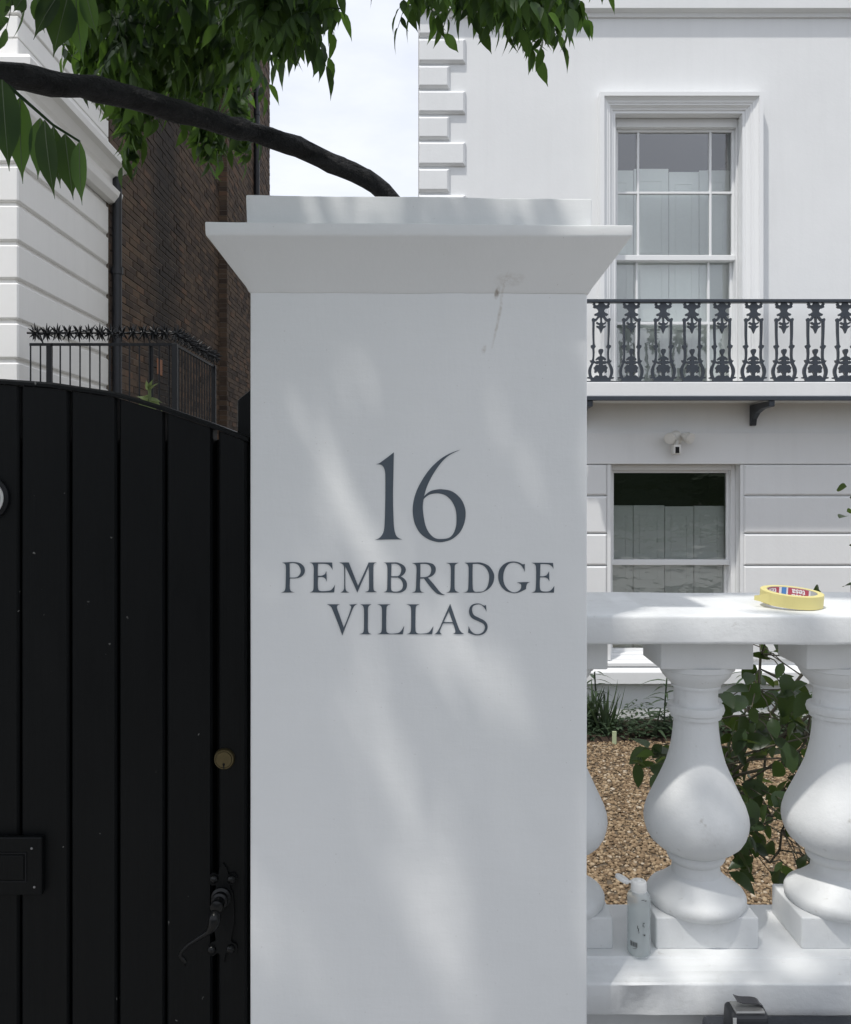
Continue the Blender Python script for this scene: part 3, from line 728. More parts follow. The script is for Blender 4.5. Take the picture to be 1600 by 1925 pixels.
def dens(p, n=3):
    out = []
    for i in range(len(p)-1):
        for k in range(n): out.append(tuple(a + (b-a)*k/n for a, b in zip(p[i], p[i+1])))
    return out + [p[-1]]
z_at = z_rb; z_ab = PZ(1259, AF); z_pt = PZ(1725, AF)
lath = MB(); lath.lathe([(rp(r), zc_(y)) for r, y in prof], 0, 0, 56)
lath.v = [(x*(1+.006*noise.noise(Vector((x*20,y*20,z*9)))), y, z) for x, y, z in lath.v]
body_me = mk_mesh('baluster', lath, M_RAIL); sharp(body_me, 38)
pl = MB(); pl.box(-.1005, .1005, AF-PC, .072, z_pb-.001, z_pt); pl_me = mk_mesh('plinth', pl, M_RAIL, bevel=.004, seg=3); sharp(pl_me, 60)
ab = MB(); ab.box(-.0905, .0905, AF-PC, .066, z_ab, z_at+.002); ab_me = mk_mesh('abacus', ab, M_RAIL, bevel=.003, seg=2); sharp(ab_me, 60)
for x in (.281, .5655, .850, 1.135, 1.42, 1.705, 1.99):
    b = link('baluster', body_me, bal, Vector((x, PC, 0)))
    for nme, me_ in (('plinth', pl_me), ('abacus', ab_me)):
        c = bpy.data.objects.new(nme, me_); COL.objects.link(c); c.parent = b
    b.rotation_euler.z = R(rnd.uniform(-.5, .5))

# ------------------------------------------------------------------ pillar
PF = 1.5; PBK = 2.1
pil = thing('gate_pillar', 'tall white painted gate pillar with moulded cap and house name lettering', 'pillar', (0, 1.8, 0))
px0, px1 = PX(470, PF), PX(1104.5, PF)
zcap = PZ(549, PF)
def wavy_box(x0, x1, y0, y1, z0, z1, nx, nz, amp, seed):
    """box with a gently uneven hand-plastered front"""
    mb = MB()
    q = MB(); q.box(x0, x1, y0, y1, z0, z1)
    bm = bmesh.new(); me = bpy.data.meshes.new('t'); me.from_pydata(q.v, [], q.f); bm.from_mesh(me)
    bmesh.ops.bevel(bm, geom=list(bm.edges), offset=.005, segments=3, affect='EDGES', profile=.5)
    for i in range(nx): bmesh.ops.bisect_plane(bm, geom=bm.verts[:]+bm.edges[:]+bm.faces[:], plane_co=(x0+(x1-x0)*(i+.5)/nx,0,0), plane_no=(1,0,0))
    for i in range(nz): bmesh.ops.bisect_plane(bm, geom=bm.verts[:]+bm.edges[:]+bm.faces[:], plane_co=(0,0,z0+(z1-z0)*(i+.5)/nz), plane_no=(0,0,1))
    for v in bm.verts:
        n_ = noise.noise_vector(v.co*3.1 + Vector((seed,0,0)))*amp + noise.noise_vector(v.co*14 + Vector((seed,0,0)))*amp*.35
        v.co += n_
    bm.to_mesh(me); bm.free(); mb.v = [tuple(v.co) for v in me.vertices]; mb.f = [tuple(p.vertices) for p in me.polygons]; bpy.data.meshes.remove(me)
    return mb
obj('shaft', wavy_box(px0, px1, PF, PBK, -.02, zcap+.004, 14, 40, .0005, 3), M_PILLAR, pil, ang=24)
# cap: splayed soffit, slab and top block
SF = 1.437; ov = PF - SF
zs_b = PZ(446, SF); 
def cap_ring(mb, rings, xin=0):
    vs = []
    for (o_, zl, zr) in rings: ox = o_ - xin; vs += [(px0-ox, PF-o_, zl), (px1+ox, PF-o_, zr), (px1+ox, PBK+o_, zr), (px0-ox, PBK+o_, zl)]
    fs = [(i*4+k, i*4+(k+1)%4, (i+1)*4+(k+1)%4, (i+1)*4+k) for i in range(len(rings)-1) for k in range(4)]
    fs += [(3,2,1,0), tuple(range(len(rings)*4-4, len(rings)*4))]; mb.add(vs, fs)
def cap_obj(name, rings, bev, seed, amp=.0012, xin=0):
    m = MB(); cap_ring(m, rings, xin)
    bm = bmesh.new(); me = bpy.data.meshes.new('t'); me.from_pydata(m.v, [], m.f); bm.from_mesh(me); bmesh.ops.recalc_face_normals(bm, faces=bm.faces)
    es = [e for e in bm.edges if e.calc_face_angle(0) > .3]
    bmesh.ops.bevel(bm, geom=es, offset=bev, segments=3, affect='EDGES', profile=.5)
    for i in range(40): bmesh.ops.bisect_plane(bm, geom=bm.verts[:]+bm.edges[:]+bm.faces[:], plane_co=(-.38+.76*i/40,0,0), plane_no=(1,0,0))
    for v in bm.verts: v.co += noise.noise_vector(v.co*7 + Vector((seed,0,0)))*amp + noise.noise_vector(v.co*31 + Vector((seed,0,0)))*amp*.45
    m2 = MB(); m2.v = [tuple(v.co) for v in bm.verts]; bm.verts.index_update(); m2.f = [tuple(v.index for v in f.verts) for f in bm.faces]; bm.free(); bpy.data.meshes.remove(me)
    return obj(name, m2, M_PILLAR, pil, ang=24)
cap_obj('cap', [(.0015, zcap-.001, zcap-.004), (.006, zcap+.008, zcap+.005), (ov-.004, zs_b, zs_b-.002), (ov, zs_b+.004, zs_b+.002), (ov+.001, PZ(417, SF), PZ(423.5, SF)), (-.02, PZ(417, SF)+.006, PZ(423.5, SF)+.005)], .0025, 4)
BF = 1.475; 
cap_obj('cap_block', [(.025+.001, 2.03, 2.026), (.024, 2.05, 2.045), (.0255, PZ(366, BF), PZ(373.5, BF))], .003, 11, xin=.0225)

# painted lettering, traced as outlines
GLY = {}
def letters(origin, scale, glyphs):
    for name, contours in glyphs:
        cs = []
        for c in contours:
            pts = smooth_outline(c, 6)
            cs.append([((origin[0] + p.x/scale - CX)/F*PF, EYE + (CY - origin[1] - p.y/scale)/F*PF) for p in pts])
        vs, fs = flat_mesh(name, cs, .0003)
        m = MB(); m.add([(x, PF - .0008 + y, z) for x, y, z in vs], fs)
        me = bpy.data.meshes.new(name); me.from_pydata(m.v, [], m.f); me.materials.append(M_LETTER); link(name, me, pil)
letters((690,830), 7.619, [('painted_numeral', [[(120,327,1),(185,305),(385,155,1),(380,400),(373,780),(380,1100),(392,1260),(428,1360),(505,1402,1),(310,1402),(115,1408,1),(190,1370),(238,1290),(254,1150),(262,800),(262,480),(247,390),(205,335)]]),
 ('painted_numeral', [[(1340,118,1),(1180,195),(1070,295),(955,455),(865,630),(818,785,1),(900,715),(1000,687),(1090,685),(1220,715),(1335,810),(1398,930),(1412,1050),(1390,1180),(1330,1300),(1225,1393),(1105,1435),(1000,1438),(870,1395),(760,1310),(690,1190),(658,1050),(660,900),(702,730),(785,560),(900,395),(1040,260),(1185,172)],
                      [(812,825,1),(880,768),(960,745),(1040,745),(1130,775),(1210,850),(1265,960),(1282,1080),(1275,1210),(1240,1310),(1180,1375),(1080,1395),(980,1385),(900,1320),(845,1220),(815,1090),(800,960),(803,880)]])])
letters((520,1040), 5.926, [('painted_letter', [[(58,105,1),(110,101),(200,98),(265,112),(308,155),(315,205),(290,250),(240,275),(150,281,1),(148,380),(160,420),(205,435,1),(130,437),(50,438,1),(88,420),(100,380),(104,250),(104,160),(95,120)],[(146,112,1),(195,110),(240,130),(268,180),(265,225),(235,262),(190,271),(148,270,1)]]),
 ('painted_letter', [[(365,103,1),(500,102),(620,103,1),(625,187,1),(610,160),(580,128),(540,118),(462,117,1),(460,180),(460,250,1),(500,250),(535,235),(555,198,1),(558,255),(560,318,1),(545,285),(515,266),(462,266,1),(460,340),(465,400),(485,419),(540,422),(600,412),(630,385),(651,350,1),(642,436,1),(500,437),(365,436,1),(400,422),(412,390),(414,250),(414,160),(400,118)]]),
 ('painted_letter', [[(697,103,1),(750,102),(805,102,1),(860,240),(908,362,1),(970,230),(1025,103,1),(1070,102),(1118,102,1),(1087,116),(1078,150),(1078,280),(1080,390),(1090,418),(1122,432,1),(1060,434),(985,432,1),(1020,418),(1030,390),(1030,280),(1028,145,1),(960,300),(900,438,1),(830,280),(765,145,1),(765,300),(768,390),(780,420),(812,436,1),(760,438),(710,436,1),(740,420),(752,390),(754,280),(752,150),(735,120)]]),
 ('painted_letter', [[(1190,103,1),(1290,102),(1350,104),(1415,135),(1440,180),(1425,225),(1385,260,1),(1430,290),(1453,340),(1440,400),(1390,435),(1330,440),(1260,436),(1188,434,1),(1222,420),(1232,390),(1235,250),(1234,160),(1222,118)],[(1280,117,1),(1340,120),(1380,150),(1390,190),(1375,235),(1350,255,1),(1276,255,1)],[(1275,270,1),(1350,270,1),(1390,300),(1408,350),(1395,400),(1350,425),(1300,425),(1278,405),(1274,340)]])])
letters((770,1040), 5.517, [('painted_letter', [[(25,102,1),(120,97),(180,97),(240,110),(270,150),(265,200),(235,235),(190,252,1),(250,320),(310,395),(340,420),(372,430,1),(330,431),(280,415),(220,355),(150,262,1),(110,262,1),(108,340),(112,380),(125,398),(155,407,1),(90,408),(25,408,1),(55,395),(65,370),(70,250),(72,160),(62,120)],[(112,112,1),(170,110),(210,130),(225,170),(215,215),(180,243),(112,248,1)]]),
 ('painted_letter', [[(378,100,1),(445,100),(512,98,1),(478,115),(468,140),(467,250),(468,360),(480,390),(518,407,1),(450,408),(378,408,1),(412,395),(424,360),(428,250),(427,150),(415,115)]]),
 ('painted_letter', [[(568,98,1),(660,96),(740,97),(820,130),(865,190),(878,240),(865,310),(820,370),(750,405),(680,408),(555,407,1),(595,395),(608,360),(612,250),(612,150),(600,115)],[(655,112,1),(720,112),(780,140),(818,200),(825,260),(810,340),(770,390),(710,400),(675,397),(657,370),(653,250)]]),
 ('painted_letter', [[(1195,110,1),(1194,195,1),(1180,160),(1150,120),(1090,97),(1030,110),(990,160),(972,230),(980,310),(1015,370),(1065,402),(1110,402),(1148,375),(1158,345),(1150,318),(1110,303,1),(1180,299),(1252,298,1),(1225,310),(1212,335),(1208,370,1),(1170,390),(1120,410),(1070,412),(1000,390),(945,335),(920,260),(928,180),(970,120),(1030,90),(1090,86),(1140,97),(1172,114)]]),
 ('painted_letter', [[(1262,98,1),(1380,99),(1488,100,1),(1492,165,1),(1475,135),(1440,115),(1357,112,1),(1355,170),(1353,238,1),(1395,238),(1425,222),(1446,185,1),(1448,235),(1450,292,1),(1430,262),(1400,250),(1353,250,1),(1350,320),(1355,375),(1374,393),(1420,397),(1460,387),(1501,340,1),(1497,408,1),(1380,408),(1262,408,1),(1297,395),(1308,365),(1312,250),(1311,150),(1300,115)]])])
Lc = [(497,80,1),(560,80),(622,80,1),(590,95),(583,125),(581,220),(583,330),(604,353),(660,354),(710,340),(750,282,1),(737,361,1),(610,361),(495,360,1),(528,348),(539,320),(541,220),(540,125),(530,95)]
letters((610,1120), 5.0, [('painted_letter', [[(22,80,1),(85,80),(147,80,1),(122,92),(120,118),(150,205),(182,298,1),(220,205),(248,125),(250,98),(230,83,1),(268,80),(308,77,1),(275,105),(235,200),(168,372,1),(130,265),(80,140),(60,100)]]),
 ('painted_letter', [[(337,80,1),(390,80),(442,80,1),(418,95),(410,120),(409,220),(410,325),(418,348),(445,360,1),(385,361),(325,360,1),(360,348),(370,320),(372,220),(371,125),(362,95)]]),
 ('painted_letter', [Lc]), ('painted_letter', [[(p[0]+274,) + tuple(p[1:]) for p in Lc]]),
 ('painted_letter', [[(1182,75,1),(1225,200),(1265,310),(1285,340),(1312,358,1),(1255,360),(1205,357,1),(1228,345),(1228,320),(1208,258,1),(1115,258,1),(1092,310),(1085,340),(1105,360,1),(1065,361),(1030,361,1),(1055,345),(1085,295),(1130,190)],[(1168,145,1),(1205,247,1),(1120,247,1)]]),
 ('painted_letter', [[(1518,85,1),(1523,150,1),(1505,115),(1470,84),(1430,82),(1395,100),(1388,140),(1405,180),(1450,205),(1505,235),(1532,275),(1525,325),(1490,360),(1440,371),(1390,362),(1350,345,1),(1355,283,1),(1375,325),(1410,355),(1450,360),(1490,340),(1508,300),(1495,265),(1450,240),(1395,215),(1365,180),(1360,130),(1380,90),(1420,73),(1460,74),(1500,92)]])])

# ------------------------------------------------------------------ gate
GY = 1.6
gate = thing('wooden_gate', 'black painted boarded wooden gate with arched top beside the pillar', 'gate', (-.8, GY, 0))
arc = [(-760,900),(-560,806),(-400,757),(-250,727),(-120,714),(0,712),(100,719),(220,737),(310,764),(400,795),(470,822)]
def arc_y(px):
    for (a, b), (c, d) in zip(arc[:-1], arc[1:]):
        if a <= px <= c:
            t = (px-a)/(c-a); return b + (d-b)*t
    return arc[-1][1]
def board(p0, p1, yo, name='board'):
    m = MB(); n = 5; x0 = PX(p0, GY); x1 = PX(p1, GY); g_ = .0022
    xs = [x0+g_, x0+g_+.004] + [x0 + (x1-x0)*k/n for k in range(1, n)] + [x1-g_-.004, x1-g_]
    ch = [.005, 0] + [0]*(n-1) + [0, .005]
    for x, c in zip(xs, ch):
        z = PZ(arc_y(CX + x*F/GY) + 11, GY); m.v += [(x, GY+yo+c, .03), (x, GY+yo+c, z), (x, GY+.04, z), (x, GY+.04, .03)]
    k = len(xs)
    m.f += [(i*4+j, (i+1)*4+j, (i+1)*4+(j+1)%4, i*4+(j+1)%4) for i in range(k-1) for j in range(4)] + [(0,1,2,3), tuple(reversed(range(4*k-4, 4*k)))]
    obj(name, m, M_GATE, gate)
edges = [-330,-240,-148,-56,37,131,221,311,401]
for a, b_ in zip(edges[:-1], edges[1:]): board(a, b_, rnd.uniform(-.0012, .0012))
board(409, 466, -.003, 'stile')
board(-420, -336, -.003, 'stile')
m = MB(); m.box(PX(-420, GY), PX(468, GY), GY+.041, GY+.06, .05, PZ(825, GY)); obj('backing', m, M_GATE, gate)
m = MB(); pts = []
for k in range(61): pts.append(-420 + (468+420)*k/60)
for px in pts:
    x = PX(px, GY); z = PZ(arc_y(px), GY); m.v += [(x, GY-.006, z-.0095), (x, GY-.006, z-.004), (x, GY-.001, z), (x, GY+.055, z), (x, GY+.055, z-.0095)]
m.f += [(i*5+j, (i+1)*5+j, (i+1)*5+(j+1)%5, i*5+(j+1)%5) for i in range(60) for j in range(5)]
obj('top_trim', m, M_GATE, gate)
# lock cylinder
def disc_y(cx, cz, y0, prof, n=32):        # lathe about the y axis: prof (r, depth outward)
    mb = MB(); mb.lathe(prof, 0, 0, n); mb.v = [(cx+x, y0 - z, cz+y) for x, y, z in mb.v]; return mb
c0 = P(423, 1425, GY)
lk = obj('lock_cylinder', disc_y(c0.x, c0.z, GY-.003, [(.020,-.001),(.0195,.004),(.0175,.007),(.0155,.007),(.0150,.005),(.0145,.0075),(.002,.0078)]), M_BRASS, gate, ang=35)
q = MB(); q.tube([(c0.x, GY-.0112, c0.z-.0085), (c0.x, GY-.0108, c0.z-.0085)], .0024, 10); q.box(c0.x-.0012, c0.x+.0012, GY-.0112, GY-.0108, c0.z-.0165, c0.z-.0085); obj('keyhole', q, M_DARK, lk)
# lever handle on a quatrefoil plate
def H(px, py, d=0): v = P(px, py, GY); return Vector((v.x, GY-.003-d, v.z))
vs, fs = flat_mesh('plate', [[(PX(p.x, GY), PZ(p.y, GY)) for p in smooth_outline([(421,1620,1),(429,1632),(431,1641),(441,1638),(448,1648),(442,1660),(434,1662),(440,1680),(442,1730),(436,1765),(446,1772),(447,1788),(436,1795),(427,1788),(423,1806,1),(412,1788),(401,1794),(392,1783),(398,1770),(407,1764),(402,1730),(402,1680),(408,1662),(399,1661),(394,1648),(402,1638),(412,1641),(414,1631)], 4)]], .004)
q = MB(); q.add([(x, GY-.0031+y, z) for x, y, z in vs], fs)
M_HAND = simple('gloss_black_handle', (.0035,.004,.0045), .28, 0, .3, var=.3, scale=90, bump=.15)
hd = obj('lever_handle', q, M_GATE, gate)
for (a, b_) in ((404,1649),(437,1649),(400,1781),(435,1780)):
    c = H(a, b_, .004); obj('boss', disc_y(c.x, c.z, c.y, [(.0085,-.001),(.008,.003),(.005,.0065),(.001,.0075)], 16), M_HAND, hd, smooth=True)
c = H(418, 1683, .004); obj('rose', disc_y(c.x, c.z, c.y, [(.019,-.001),(.0185,.004),(.014,.007),(.0135,.012),(.016,.014),(.015,.018),(.011,.020),(.0105,.03),(.0125,.034),(.0115,.040),(.004,.043)], 24), M_HAND, hd, ang=40)
q = MB(); q.tube([H(416,1690,.040), H(415,1704,.045), H(412,1716,.046), H(404,1727,.045), H(385,1739,.044), H(366,1752,.043), H(354,1764,.042), H(351,1772,.041), H(355,1778,.040), H(360,1784,.040), H(360,1790,.040)],
                 [.009,.0115,.010,.0055,.0034,.003,.003,.0034,.004,.0038,.0015], 12); obj('lever', q, M_HAND, hd, smooth=True)
# letter plate
q = MB(); q.box(PX(-150, GY), PX(85, GY), GY-.014, GY-.001, PZ(1677, GY), PZ(1568, GY)); lp = obj('letter_plate', q, M_GATE, gate, bevel=.003)
q = MB(); q.box(PX(-118, GY), PX(52, GY), GY-.0165, GY-.013, PZ(1647, GY), PZ(1601, GY)); obj('flap', q, M_GATE, lp, bevel=.0015)
q = MB(); x0_, x1_, z0_, z1_ = PX(-120.5, GY), PX(54.5, GY), PZ(1649.5, GY), PZ(1598.5, GY)
q.box(x0_-.002, x1_+.002, GY-.0155, GY-.0135, z1_, z1_+.002); q.box(x0_-.002, x1_+.002, GY-.0155, GY-.0135, z0_-.002, z0_); q.box(x1_, x1_+.002, GY-.0155, GY-.0135, z0_, z1_); obj('flap_surround', q, M_IRON, lp)
for (a, b_) in ((66,1589),(71,1661)):
    c = H(a, b_, .011); obj('screw', disc_y(c.x, c.z, c.y, [(.0024,-.001),(.0022,.001),(.001,.0014)], 10), simple('worn_screw', (.25,.25,.25), .4, .6), lp)
# round disc with a pale ring at the left edge of view
c = P(-25, 936, GY)
dk = obj('round_plaque', disc_y(c.x, c.z, GY, [(.044,-.001),(.0435,.006),(.041,.008),(.001,.0085)], 48), M_IRON, gate, ang=40)
q = MB(); n = 64
for r_, y in ((.0300,.0082),(.0303,.0100),(.0355,.0100),(.0358,.0082)):
    for i in range(n): a = 2*math.pi*i/n; q.v.append((c.x+r_*math.cos(a), GY-y, c.z+r_*math.sin(a)))
q.f += [(j*n+i, j*n+(i+1)%n, ((j+1)%4)*n+(i+1)%n, ((j+1)%4)*n+i) for j in range(4) for i in range(n)]
obj('ring', q, M_PALE, dk)
# post between the gate and the pillar
q = MB(); x0_, x1_ = PX(452, 1.66), px0-.001; zt_ = PZ(738, 1.66)
q.add([(x0_,1.63,-.01),(x1_,1.63,-.01),(x1_,1.70,-.01),(x0_,1.70,-.01),(x0_,1.63,zt_-.017),(x1_,1.63,zt_+.022),(x1_,1.70,zt_+.022),(x0_,1.70,zt_-.017)], [(0,3,2,1),(4,5,6,7),(0,1,5,4),(1,2,6,5),(2,3,7,6),(3,0,4,7)])
tag(obj('gate_post', q, M_GATE, bevel=.004), 'narrow black gate post with a slanted top against the pillar', 'post')

# ------------------------------------------------------------------ foliage
def leaflet(mb, base, d, w, ln, wd, fold=.25, curl=.25, prof=None):
    d = Vector(d).normalized(); w = Vector(w); w = (w - d*w.dot(d)).normalized(); n = d.cross(w)
    st = prof or [(0,.06),(.10,.60),(.28,1.0),(.50,.92),(.70,.56),(.86,.17),(1.0,.012)]
    b0 = len(mb.v); p = Vector(base)
    pts = []
    for t, s in st:
        c = p + d*(ln*t) - n*(curl*ln*t*t)
        h = wd*.5*s
        mb.v += [tuple(c - w*h + n*(h*fold)), tuple(c), tuple(c + w*h + n*(h*fold))]
    for i in range(len(st)-1):
        a = b0+i*3; mb.f += [(a, a+1, a+4, a+3), (a+1, a+2, a+5, a+4)]
def compound(seed, pairs=5, L=.24, flat=False):
    rr = random.Random(seed); mb = MB()
    path = []
    for k in range(9):
        t = k/8; path.append(Vector((L*t, 0, .02*math.sin(t*3) - .35*L*t*t)))
    mb.tube(path, [.0022 - .0014*k/8 for k in range(9)], 4)
    for k in range(pairs):
        t = .16 + .72*k/(pairs-1); i = int(t*8); q = path[i].lerp(path[min(i+1,8)], t*8-i)
        for s in (-1, 1):
            if flat: d = Vector((.4+rr.uniform(-.2,.2), s, -.25+rr.uniform(-.25,.25))); w = Vector((1, -s*.4, rr.uniform(-.35,.35)))
            else:
                d = Vector((.25+rr.uniform(-.2,.2), s*(.42+rr.uniform(-.22,.22)), -1.0+rr.uniform(-.2,.3)))
                w = Vector((1, -s*.25+rr.uniform(-.5,.5), .3+rr.uniform(-.3,.3)))
            ln = .078*(1-.25*abs(t-.5))*rr.uniform(.72,1.2)
            leaflet(mb, q, d, w, ln, ln*(rr.uniform(.33,.43) if flat else rr.uniform(.27,.38)), rr.uniform(.15,.4), rr.uniform(-.05,.35))
    leaflet(mb, path[-1], (.75, rr.uniform(-.3,.3), -.7), (rr.uniform(-.3,.3), 1, 0), .085, .034)
    return mb
M_RIB = simple('leaf_midrib', (.10,.14,.07), .5)
COMP = [compound(s, rnd.choice((5,6,6,7)), rnd.uniform(.17,.25)) for s in range(8)]
FLAT = [compound(s+50, rnd.choice((5,6)), rnd.uniform(.2,.26), True) for s in range(5)]
def smooth_me(name, mb, mat):
    me = bpy.data.meshes.new(name); me.from_pydata([tuple(v) for v in mb.v], [], mb.f); me.materials.append(mat); me.shade_smooth(); return me
COMP_ME = [smooth_me('leaf', c, M_LEAF) for c in COMP]
climber = thing('climbing_tree', 'dark-stemmed climbing tree with hanging pointed leaflets arching over the gate', 'tree', (0, 2.3, GZ))
limb = [(0.0,2.32,GZ-.05),(.015,2.30,.4),(-.01,2.31,1.2),(-.005,2.28,1.9)] + [tuple(P(a, b, y)) for a, b, y in ((760,440,2.26),(742,385,2.24),(720,358,2.22),(688,336,2.20),(640,314,2.18),(560,277,2.13),(450,242,2.06),(300,199,1.96),(210,176,1.90),(150,162,1.86),(95,158,1.83),(45,146,1.80),(0,140,1.78),(-60,132,1.74),(-150,100,1.68))]
limb += [(-1.25,1.5,2.72),(-1.32,1.2,2.95),(-1.2,.9,3.12),(-.9,.6,3.25),(-.5,.35,3.35),(-.1,.2,3.42)]
def resample(pts, step):
    pts = [Vector(p) for p in pts]; out = []
    for i in range(len(pts)-1):
        p0, p1, p2, p3 = pts[max(i-1,0)], pts[i], pts[i+1], pts[min(i+2,len(pts)-1)]
        n = max(1, int((p2-p1).length/step))
        for k in range(n):
            t = k/n; out.append(.5*((2*p1)+(p2-p0)*t+(2*p0-5*p1+4*p2-p3)*t*t+(3*p1-p0-3*p2+p3)*t**3))
    out.append(pts[-1]); return out
lp_ = resample(limb, .025)
def limb_r(p):
    if p.z < 2.0: return .036
    if p.y > 1.7: return .0265 - .003*min(1, max(0, (p.x+1)/1))
    return .028
tr = MB(); tr.tube(lp_, [limb_r(p) for p in lp_], 24, lump=.24); obj('trunk', tr, M_BARK, climber, smooth=True)
# second stem twined along the first, seen as ridges in the bark
tw = []
for i, p in enumerate(lp_):
    if p.x < .02 and p.y > 1.6 and p.z > 2.0:
        a = i*.055 + 2.2; tw.append(p + Vector((0, math.cos(a), math.sin(a)))*.0165)
if len(tw) > 4:
    tr = MB(); tr.tube(tw, .0105, 10, lump=.25, seed=4); obj('twining_stem', tr, M_BARK, climber, smooth=True)
# upper branches carrying the canopy over the pavement
heads = []
for (a, b_, c_) in (((-1.1,1.75,2.65),(-.9,1.9,3.1),(-.4,2.0,3.4)), ((-1.3,1.3,2.9),(-1.9,1.0,3.3),(-2.4,.6,3.5)), ((-.9,.6,3.25),(-.6,1.1,3.45),(-.1,1.5,3.5)), ((-.5,.35,3.35),(-.2,.5,3.5),(.3,.8,3.6)), ((-1.2,.9,3.12),(-1.5,.6,3.4),(-1.9,.5,3.5)), ((-.4,2.0,3.4),(.1,2.1,3.45),(.5,2.0,3.4))):
    pts = resample([a, b_, c_], .06); q = MB(); q.tube(pts, [.02-.012*i/len(pts) for i in range(len(pts))], 8, lump=.15); obj('branch', q, M_BARK, climber, smooth=True)
    heads += pts
# leaves in view: each one an object
def put(px, py, Y, yaw, pitch, s, roll=0):
    o = link('leaf', COMP_ME[rnd.randrange(len(COMP_ME))], climber, P(px, py, Y))
    o.rotation_euler = Euler((R(roll), R(pitch), R(yaw)), 'XYZ'); o.scale = (s,)*3
    return o
HUNG = []
vis_fol = MB()
def put_tip(pxc, bottom, Y, yaw, pitch, s, roll=0):
    """hang a leaf so that its lowest tip sits at a given height and its middle at a given bearing"""
    k = rnd.randrange(len(COMP)); M = Euler((R(roll), R(pitch), R(yaw)), 'XYZ').to_matrix() * s
    vs = [M @ Vector(v) for v in COMP[k].v]
    zl = min(v.z for v in vs); xm = sum(v.x for v in vs[36:])/len(vs[36:])
    HUNG.append((s/Y, k, Vector((PX(pxc, Y) - xm, Y, PZ(bottom, Y) - zl)), (R(roll), R(pitch), R(yaw)), s))
def hang_all():          # the leaves that show largest become objects, the rest one joined part
    for n, (_, k, loc, rot, s) in enumerate(sorted(HUNG, key=lambda h: -h[0])):
        if n < 285:
            o = link('leaf', COMP_ME[k], climber, loc); o.rotation_euler = Euler(rot, 'XYZ'); o.scale = (s,)*3
        else:
            M = Matrix.Translation(loc) @ Euler(rot, 'XYZ').to_matrix().to_4x4() @ Matrix.Scale(s, 4)
            vis_fol.add([M @ Vector(v) for v in COMP[k].v], COMP[k].f)
def env(tab, x):
    for (a, b), (c, d) in zip(tab[:-1], tab[1:]):
        if a <= x <= c: return b + (d-b)*(x-a)/(c-a)
    return tab[0][1] if x < tab[0][0] else tab[-1][1]
def hang(tab, x0, x1, n, y0, y1, s, up, spread=40):
    for i in range(n):
        x = x0 + (x1-x0)*(i + rnd.random())/n
        put_tip(x, env(tab, x) - up*rnd.random()**1.3, rnd.uniform(y0, y1), rnd.choice((0,180)) + rnd.uniform(-spread, spread), rnd.uniform(5, 50), s*rnd.uniform(.85,1.15), rnd.uniform(-20,20))
# dense mass over the neighbour's wall, behind the limb
hang([(110,130),(150,180),(250,215),(480,230)], 145, 472, 80, 2.1, 2.7, .85, 75)
hang([(110,80),(150,130),(480,160)], 132, 482, 74, 2.0, 2.6, .85, 75)
hang([(110,20),(480,80)], 120, 495, 66, 2.0, 2.5, .85, 75)
# thinner fringe below the limb
for (a, b_, y) in ((222,265,2.5),(238,330,2.6),(252,360,2.7),(262,300,2.5),(280,275,2.6),(300,240,2.5),(335,262,2.7),(362,300,2.8),(382,330,2.8),(402,345,2.9),(428,325,2.8),(447,300,2.8),(458,270,2.7),(205,225,2.4),(320,225,2.5),(345,240,2.5),(410,270,2.6),(240,250,2.4),(270,225,2.4),(225,215,2.3),(232,300,2.55),(247,342,2.65),(218,245,2.45),(260,322,2.6),(375,318,2.85),(392,300,2.75),(440,335,2.85),(415,345,2.9),(352,275,2.7),(462,318,2.85),(285,250,2.5)):
    put_tip(a, b_, y, rnd.choice((0,180)) + rnd.uniform(-60,60), rnd.uniform(40,70), rnd.uniform(.7,1.0), rnd.uniform(-15,15))
    put_tip(a + rnd.uniform(-18,18), b_ - rnd.uniform(5,45), y, rnd.choice((0,180)) + rnd.uniform(-60,60), rnd.uniform(30,70), rnd.uniform(.7,1.0), rnd.uniform(-15,15))
put_tip(163, 222, 2.3, 20, 40, .6)
# sprays against the sky and over the villa
hang([(440,140),(480,115),(510,152),(545,160),(575,142),(602,160),(625,112)], 455, 605, 34, 1.7, 2.0, .72, 50, 35)
hang([(440,100),(620,90)], 440, 605, 26, 1.7, 2.0, .72, 55, 35)
hang([(440,45),(620,45)], 430, 600, 18, 1.7, 2.0, .75, 50, 35)
C_ENV = [(765,100),(800,90),(845,50),(880,62),(905,118),(930,92),(985,128),(1030,116),(1060,92),(1088,72),(1100,35)]
hang(C_ENV, 790, 1070, 44, 1.7, 2.05, .68, 35, 60)
hang([(a, b-40) for a, b in C_ENV], 795, 1075, 40, 1.7, 2.05, .70, 40, 60)
hang([(a, b-85) for a, b in C_ENV], 800, 1070, 24, 1.7, 2.05, .72, 40, 60)
put_tip(785, 98, 1.8, 170, 30, .7); put_tip(1075, 78, 1.85, 10, 25, .65); put_tip(1108, 32, 1.8, 5, 20, .65)
put_tip(668, 12, 1.75, 10, 30, .55); put_tip(10, 60, 1.5, 20, 50, .8); put_tip(0, 105, 1.45, 0, 60, .6)
hang_all()
if vis_fol.v:
    o = link('fine_foliage', smooth_me('fine_foliage', vis_fol, M_LEAF), climber); o['kind'] = 'stuff'
